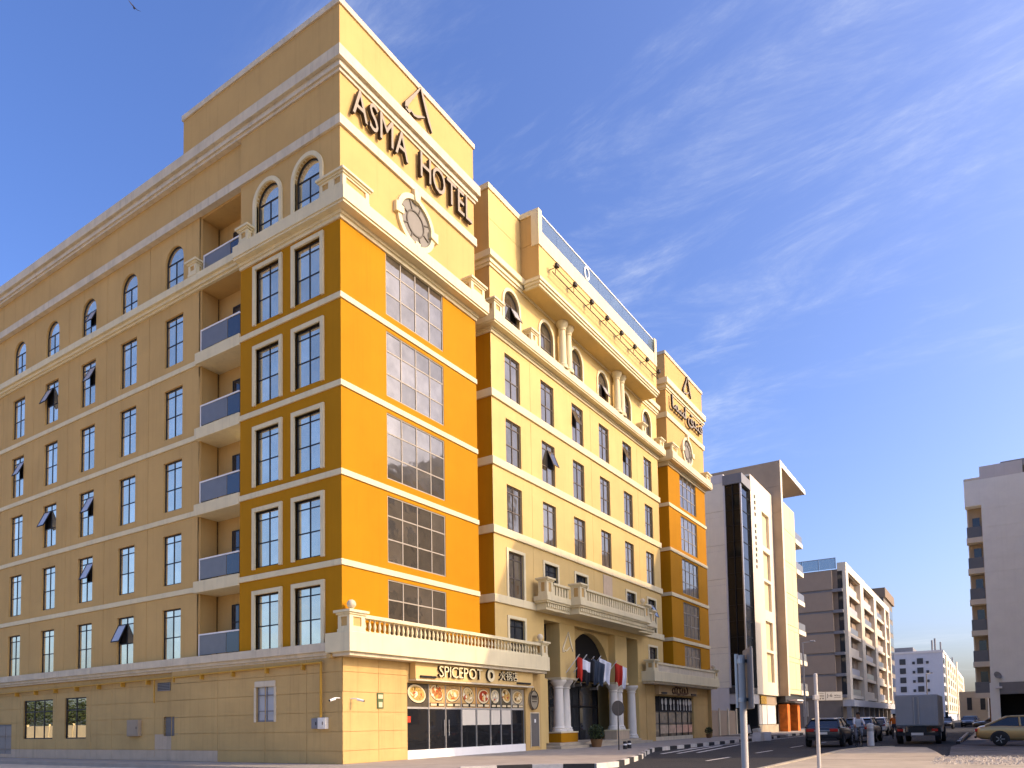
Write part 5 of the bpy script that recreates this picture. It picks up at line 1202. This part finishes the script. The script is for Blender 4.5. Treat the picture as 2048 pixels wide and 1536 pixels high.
# ---- people
SKN = mat('skin', (.30, .17, .10), rough=.6, var=.05)
def person(lbl, loc, rz, J, mats, zones):
    """J: joint -> (xyz, radius); one continuous skinned body; zones(name of nearest joint) -> material index"""
    names = list(J); idx = {n_: i for i, n_ in enumerate(names)}
    E = [('pelvis', 'spine'), ('spine', 'chest'), ('chest', 'neck'), ('neck', 'head'), ('head', 'crown')]
    for s in 'LR':
        E += [('chest', 'sh'+s), ('sh'+s, 'el'+s), ('el'+s, 'wr'+s), ('wr'+s, 'palm'+s), ('pelvis', 'hip'+s), ('hip'+s, 'kn'+s), ('kn'+s, 'an'+s), ('an'+s, 'toe'+s)]
        E += [('palm'+s, f+s) for f in ('f1', 'f2', 'f3', 'f4')]+[('wr'+s, 'th'+s)]
    for s in 'LR':
        w = Vector(J['wr'+s][0]); p = Vector(J['palm'+s][0]); d = (p-w).normalized(); sd = d.cross(Vector((0, 1, 0)) if abs(d.y) < .9 else Vector((1, 0, 0))).normalized()
        for k, f in enumerate(('f1', 'f2', 'f3', 'f4')): J[f+s] = (tuple(p+d*(.075+.012*(k in (1, 2)))+sd*(.026*(k-1.5))), .008)
        J['th'+s] = (tuple(w+d*.06+sd*.06), .010)
    names = list(J); idx = {n_: i for i, n_ in enumerate(names)}
    me = bpy.data.meshes.new('p'); me.from_pydata([J[n_][0] for n_ in names], [(idx[a], idx[b]) for a, b in E], [])
    ob = bpy.data.objects.new('p', me); COL.objects.link(ob); ob.modifiers.new('skin', 'SKIN')
    for n_ in names:
        d = me.skin_vertices[0].data[idx[n_]]; d.radius = (J[n_][1],)*2; d.use_root = n_ == 'pelvis'
    s = ob.modifiers.new('sub', 'SUBSURF'); s.levels = 2; s.render_levels = 2
    dg = bpy.context.evaluated_depsgraph_get(); m2 = bpy.data.meshes.new_from_object(ob.evaluated_get(dg)); bpy.data.objects.remove(ob, do_unlink=True)
    for M in mats: m2.materials.append(M)
    JP = [(n_, Vector(J[n_][0])) for n_ in names]
    for p in m2.polygons:
        n_ = min(JP, key=lambda q: (q[1]-p.center).length)[0]; p.material_index = zones(n_); p.use_smooth = True
    m2.name = 'person'; o = place(m2, 'person', None, loc, rz); tag(o, lbl, 'person'); hd = Vector(J['head'][0])
    h = MB(); h.ball((hd.x-.015, hd.y, hd.z+.055), .098); h.build('hair', mat('hair', (.02, .016, .012), var=.2), o, smooth=True)
    fc = MB()
    for s in (-1, 1): fc.ball((hd.x+.085, hd.y+s*.033, hd.z+.02), .012, 8)
    fc.build('eyes', BLK, o, smooth=True)
    ns = MB(); ns.add([(hd.x+.09, hd.y, hd.z+.02), (hd.x+.09, hd.y-.016, hd.z-.025), (hd.x+.09, hd.y+.016, hd.z-.025), (hd.x+.118, hd.y, hd.z-.02)], [(0,1,3), (0,3,2), (1,2,3)]); ns.build('nose', SKN, o)
    MB().box(hd.x+.086, hd.x+.094, hd.y-.024, hd.y+.024, hd.z-.05, hd.z-.043).build('mouth', mat('lips', (.2, .07, .05)), o)
    er = MB()
    for s in (-1, 1): er.ball((hd.x, hd.y+s*.085, hd.z), .022, 8)
    er.build('ears', SKN, o, smooth=True)
    return o
def zoneset(top, legs, skin=0):
    def z(n_):
        if n_ in ('neck', 'head', 'crown') or n_[:2] in ('wr', 'pa', 'f1', 'f2', 'f3', 'f4', 'th'): return 0
        if n_ in ('spine', 'chest') or n_[:2] in ('sh', 'el'): return 1
        if n_[:2] in ('an', 'to'): return 3
        return 2
    return z
SHO = mat('shoe', (.03, .03, .03), var=0)
riding = dict(pelvis=((-.12, 0, 1.0), .15), spine=((-.02, 0, 1.18), .14), chest=((.10, 0, 1.40), .15), neck=((.16, 0, 1.56), .055), head=((.21, 0, 1.68), .095), crown=((.21, 0, 1.77), .07),
    shL=((.13, .19, 1.46), .07), elL=((.32, .24, 1.24), .05), wrL=((.50, .22, 1.08), .035), palmL=((.57, .22, 1.06), .038), shR=((.13, -.19, 1.46), .07), elR=((.32, -.24, 1.24), .05), wrR=((.50, -.22, 1.08), .035), palmR=((.57, -.22, 1.06), .038),
    hipL=((-.06, .10, .95), .11), knL=((.28, .12, .78), .075), anL=((.10, .12, .40), .05), toeL=((.24, .12, .34), .045), hipR=((-.06, -.10, .95), .11), knR=((.20, -.12, .58), .075), anR=((-.02, -.12, .20), .05), toeR=((.12, -.12, .15), .045))
person('person in a pale shirt and grey trousers riding a bicycle', (23.0, -14.0, -.15), R(200), riding, [SKN, mat('pale_shirt', (.55, .56, .58)), mat('grey_trousers', (.14, .15, .17)), SHO], zoneset(1, 2))
bc = thing('bicycle', 'dark bicycle under the rider in the pale shirt', 'bicycle', (23.0, -14.0, -.15), R(200))
for x in (-.5, .55):
    tor = MB(); n = 24
    for i in range(n):
        a, b = 2*math.pi*i/n, 2*math.pi*(i+1)/n; tor.tube((x+.33*math.cos(a), 0, .34+.33*math.sin(a)), (x+.33*math.cos(b), 0, .34+.33*math.sin(b)), .018, n=6)
    w = tor.build('wheel', TYR, bc)
    sp = MB()
    for i in range(8): a = 2*math.pi*i/8; sp.tube((x, 0, .34), (x+.32*math.cos(a), 0, .34+.32*math.sin(a)), .004, n=4)
    sp.build('spokes', STEEL, w)
MB().tube((-.5, 0, .34), (-.05, 0, .30), .014).tube((-.05, 0, .30), (-.16, 0, .86), .016).tube((-.05, 0, .30), (.42, 0, .78), .018).tube((-.16, 0, .80), (.40, 0, .84), .016).tube((-.5, 0, .34), (-.16, 0, .80), .012).tube((.55, 0, .34), (.40, 0, .92), .016).build('frame', GRD, bc)
MB().tube((.42, -.27, 1.03), (.42, .27, 1.03), .014).tube((.40, 0, .9), (.42, 0, 1.03), .014).build('handlebar', GRD, bc)
MB().prism([(-.32, .86), (-.02, .88), (-.02, .91), (-.30, .93)], -.07, .07).build('saddle', BLK, bc, bevel=.02); MB().box(-.1, -.0, -.18, .18, .28, .31).build('pedals', BLK, bc)
stand = dict(pelvis=((0, 0, .98), .15), spine=((0, 0, 1.15), .14), chest=((.01, 0, 1.36), .155), neck=((.02, 0, 1.52), .055), head=((.04, 0, 1.64), .095), crown=((.04, 0, 1.73), .07),
    shL=((.0, .20, 1.43), .07), elL=((-.02, .27, 1.14), .05), wrL=((.08, .27, .90), .036), palmL=((.11, .27, .82), .038), shR=((.0, -.20, 1.43), .07), elR=((-.02, -.27, 1.14), .05), wrR=((.08, -.27, .90), .036), palmR=((.11, -.27, .82), .038),
    hipL=((0, .10, .92), .11), knL=((.12, .11, .52), .075), anL=((.02, .11, .10), .05), toeL=((.16, .11, .05), .045), hipR=((0, -.10, .92), .11), knR=((-.02, -.11, .50), .075), anR=((-.16, -.11, .12), .05), toeR=((-.03, -.11, .05), .045))
vo = person('person in an orange vest standing beside the box truck', (38, -14.25, -.15), R(190), stand, [SKN, mat('orange_vest', (.62, .15, .02)), mat('dark_trousers', (.05, .05, .06)), SHO], zoneset(1, 2))
mc_ = thing('motorcycle', 'black motorcycle behind the cyclist', 'motorcycle', (41, -12.9, -.15), R(15))
for x in (-.65, .7):
    w = place(cached('mty', lambda: (lambda m_: (m_.transform(Matrix.Rotation(R(90), 4, 'X')), m_)[1])(MB().lathe([(.2, -.06), (.3, -.06), (.32, 0), (.3, .06), (.2, .06)], n=18).mesh('wheel', TYR))), 'wheel', mc_, (x, 0, .32))
    place(cached('mri', lambda: MB().tube((0, -.05, 0), (0, .05, 0), .19, n=14).mesh('rim', RIM)), 'rim', w)
MB().prism([(-.6, .6), (-.2, .35), (.3, .35), (.55, .75), (.2, .95), (-.1, .78), (-.7, .85)], -.15, .15).build('body', BLK, mc_, bevel=.04)
MB().prism([(-.75, .86), (-.05, .80), (-.05, .88), (-.75, .95)], -.13, .13).build('seat', BLK, mc_, bevel=.03); MB().tube((.7, .08, .32), (.42, .08, 1.0), .025).tube((.7, -.08, .32), (.42, -.08, 1.0), .025).build('fork', STEEL, mc_)
MB().tube((.40, -.36, 1.05), (.40, .36, 1.05), .018).build('handlebar', BLK, mc_); MB().ball((.52, 0, .88), .1).build('head_light', HLT, mc_, smooth=True); MB().box(-1.05, -.6, -.2, .2, .95, 1.35).build('delivery_box', GREY, mc_, bevel=.03)
sc_ = thing('motor_scooter', 'pale motor scooter parked on the pavement past the far shop', 'scooter', (43.2, -3.2, 0), R(60))
for x in (-.55, .6):
    w = place(CACHE['mty'], 'wheel', sc_, (x, 0, .24)); w.scale = (.75, 1, .75); place(CACHE['mri'], 'rim', w)
SCP = paint('scooter_cream', (.62, .58, .48), 0)
MB().prism([(-.8, .35), (-.2, .28), (-.1, .62), (-.75, .72)], -.18, .18).build('body', SCP, sc_, bevel=.05); MB().prism([(.3, .25), (.42, .25), (.62, .95), (.5, .98)], -.2, .2).build('leg_shield', SCP, sc_, bevel=.03)
MB().box(-.2, .35, -.16, .16, .2, .28).build('footboard', BLK, sc_); MB().prism([(-.78, .73), (-.08, .70), (-.1, .80), (-.75, .84)], -.14, .14).build('seat', BLK, sc_, bevel=.03); MB().tube((.5, -.32, 1.02), (.5, .32, 1.02), .018).tube((.6, 0, .24), (.5, 0, 1.02), .025).build('handlebar', BLK, sc_)
for i, (x, y) in enumerate(((34.5, -5.9), (36.5, -6.0))):
    t = thing('concrete_block', 'pale concrete block on the kerb past the far shop, %s' % ('the nearer of two' if i == 0 else 'the farther of two'), 'concrete block', (x, y, -.15), R(10*i), 'concrete blocks at the kerb')
    MB().prism([(-.6, 0), (.6, 0), (.45, .35), (.3, .62), (-.3, .62), (-.45, .35)], -.3, .3).build('block', mat('concrete%d' % i, (.5, .48, .44), var=.2), t, bevel=.02)

# ================================================================== poles, signs, bird
pm = mat('painted_pole', (.55, .50, .42), rough=.5, var=.08)
p1 = thing('traffic_sign', 'tall thin pole with two sign plates seen edge-on in the foreground', 'sign', (-9.7, -17.19, 0))
MB().tube((0, 0, 0), (0, 0, 2.18), .045, n=14).build('pole', pm, p1, smooth=True)
va = math.atan2(2.68, 9.63)
for z0, z1, off in ((1.48, 2.26, .10),):
    o = MB().box(-.3, .3, -.012, .012, z0, z1).build('sign_plate', mat('plate_back', (.20, .20, .20), rough=.5, metal=.4), p1, (-.05*math.sin(va)*-1, -.075, 0), va+R(9), bevel=.006)
    MB().box(-.28, .28, -.018, -.0121, z0+.02, z1-.02).build('sign_face', mat('plate_face', (.5, .49, .45)), o)
for z in (1.6, 2.1): MB().lathe([(.055, z-.03), (.055, z+.03)], n=14).build('clamp', STEEL, p1); MB().box(-.02, .02, -.08, -.045, z-.02, z+.02).build('bracket', BLK, p1)
MB().tube((.04, .075, 1.5), (.04, .075, 2.2), .028).build('rear_bracket', STEEL, p1)
p2 = thing('street_sign', 'pale street sign reading J-6 on a thin pole near the middle right', 'sign', (1.97, -15.92, 0))
MB().tube((0, 0, 0), (0, 0, 2.5), .05, n=14).build('pole', pm, p2, smooth=True); MB().lathe([(.03, 2.5), (.055, 2.5), (.05, 2.56), (.02, 2.58)], n=12).build('pole_cap', pm, p2)
sa = math.atan2(-16.54+15.99, 2.32-1.97)
pb = MB().box(.04, .70, -.012, .012, 1.83, 2.08).build('sign_panel', mat('sign_pale', (.46, .42, .33), rough=.5), p2, rz=sa, bevel=.006)
MB().box(.042, .698, -.0135, -.0122, 1.832, 1.84).box(.042, .698, -.0135, -.0122, 2.07, 2.078).box(.24, .25, -.0135, -.0122, 1.84, 2.07).build('panel_border', LETS, pb)
MB().box(.08, .20, -.0135, -.0122, 2.02, 2.03).box(.08, .21, -.0135, -.0122, 1.97, 1.985).box(.08, .21, -.0135, -.0122, 1.93, 1.945).prism([(.09, 1.87), (.12, 1.87), (.13, 1.90), (.08, 1.90)], -.0135, -.0122).prism([(.16, 1.87), (.19, 1.87), (.2, 1.90), (.15, 1.90)], -.0135, -.0122).build('pictogram', LETS, pb)
letters(pb, 'J-6', .28, .43, -.0121, 1.9, 2.02, .002, mats=(LETS,), gap=.1)
ar_ = MB()
for k in range(4): stroke(ar_, curl(.50+.045*k, 1.965, .018+.006*(k % 2), .8*k, .8*k+3.6, 6), .006, -.0135, -.0122)
stroke(ar_, [(.48, 1.91), (.66, 1.912)], .005, -.0135, -.0122); ar_.build('small_script', LETS, pb)
MB().box(-.08, .06, -.07, .07, 1.86, 1.99).build('clamp_box', pm, p2, rz=sa, bevel=.01)
sl = thing('street_lamp', 'tall thin street lamp before the cream block', 'street lamp', (53.8, -5.3, 0))
MB().tube((0, 0, 0), (0, 0, 8.6), .11, .07, 12).build('pole', pm, sl, smooth=True); MB().tube((0, 0, 8.55), (1.3, -.6, 8.75), .04).build('arm', pm, sl); MB().box(.9, 1.6, -.85, -.5, 8.70, 8.82).build('lamp_head', WHT, sl, bevel=.03)
MB().box(.1, .4, -.2, .2, 1.6, 3.0).build('control_box', pm, sl)
sl2 = thing('street_lamp', 'distant street lamp in front of the far white block', 'street lamp', (150, -9.4, 0))
MB().tube((0, 0, 0), (0, 0, 10), .14, .09, 10).build('pole', GREY, sl2); MB().tube((0, 0, 10), (1.0, -.8, 10.2), .07).build('arm', GREY, sl2); MB().box(.8, 1.6, -1.1, -.6, 10.15, 10.3).build('lamp_head', GREY, sl2)
gp_ = thing('guard_post', 'pale grey guard post on the kerb beside the grey car', 'post', (20.5, -14.9, 0))
MB().lathe([(.16, 0), (.15, .95), (.17, .97), (.17, 1.05), (.05, 1.1)], n=14).build('post', mat('post_grey', (.45, .45, .44)), gp_, smooth=True); MB().lathe([(.153, .7), (.153, .85)], n=14).build('band', GREY, gp_)
bd = MB()
bd.add([(-.55, 0, .25), (-.25, .10, .12), (0, .12, 0), (.3, .10, -.02), (.62, 0, .05), (.3, -.06, -.03), (0, -.14, -.02), (-.25, -.04, .06), (0, .02, .07)], [(0,1,8,7), (1,2,8), (7,8,6), (2,3,8), (3,4,5), (3,5,8), (5,6,8), (0,7,6,2,1), (2,6,5,3)])
bd.tube((0, .3, .02), (0, -.32, .0), .07, .02, 8)
tag(bd.build('bird', mat('bird_brown', (.03, .025, .02)), None, (12.18, 35.85, 60.0), R(20)), 'small dark bird gliding high in the sky at the upper left', 'bird')
bd_ = bpy.data.objects['bird']; bd_.rotation_euler = (R(25), R(20), R(-30))
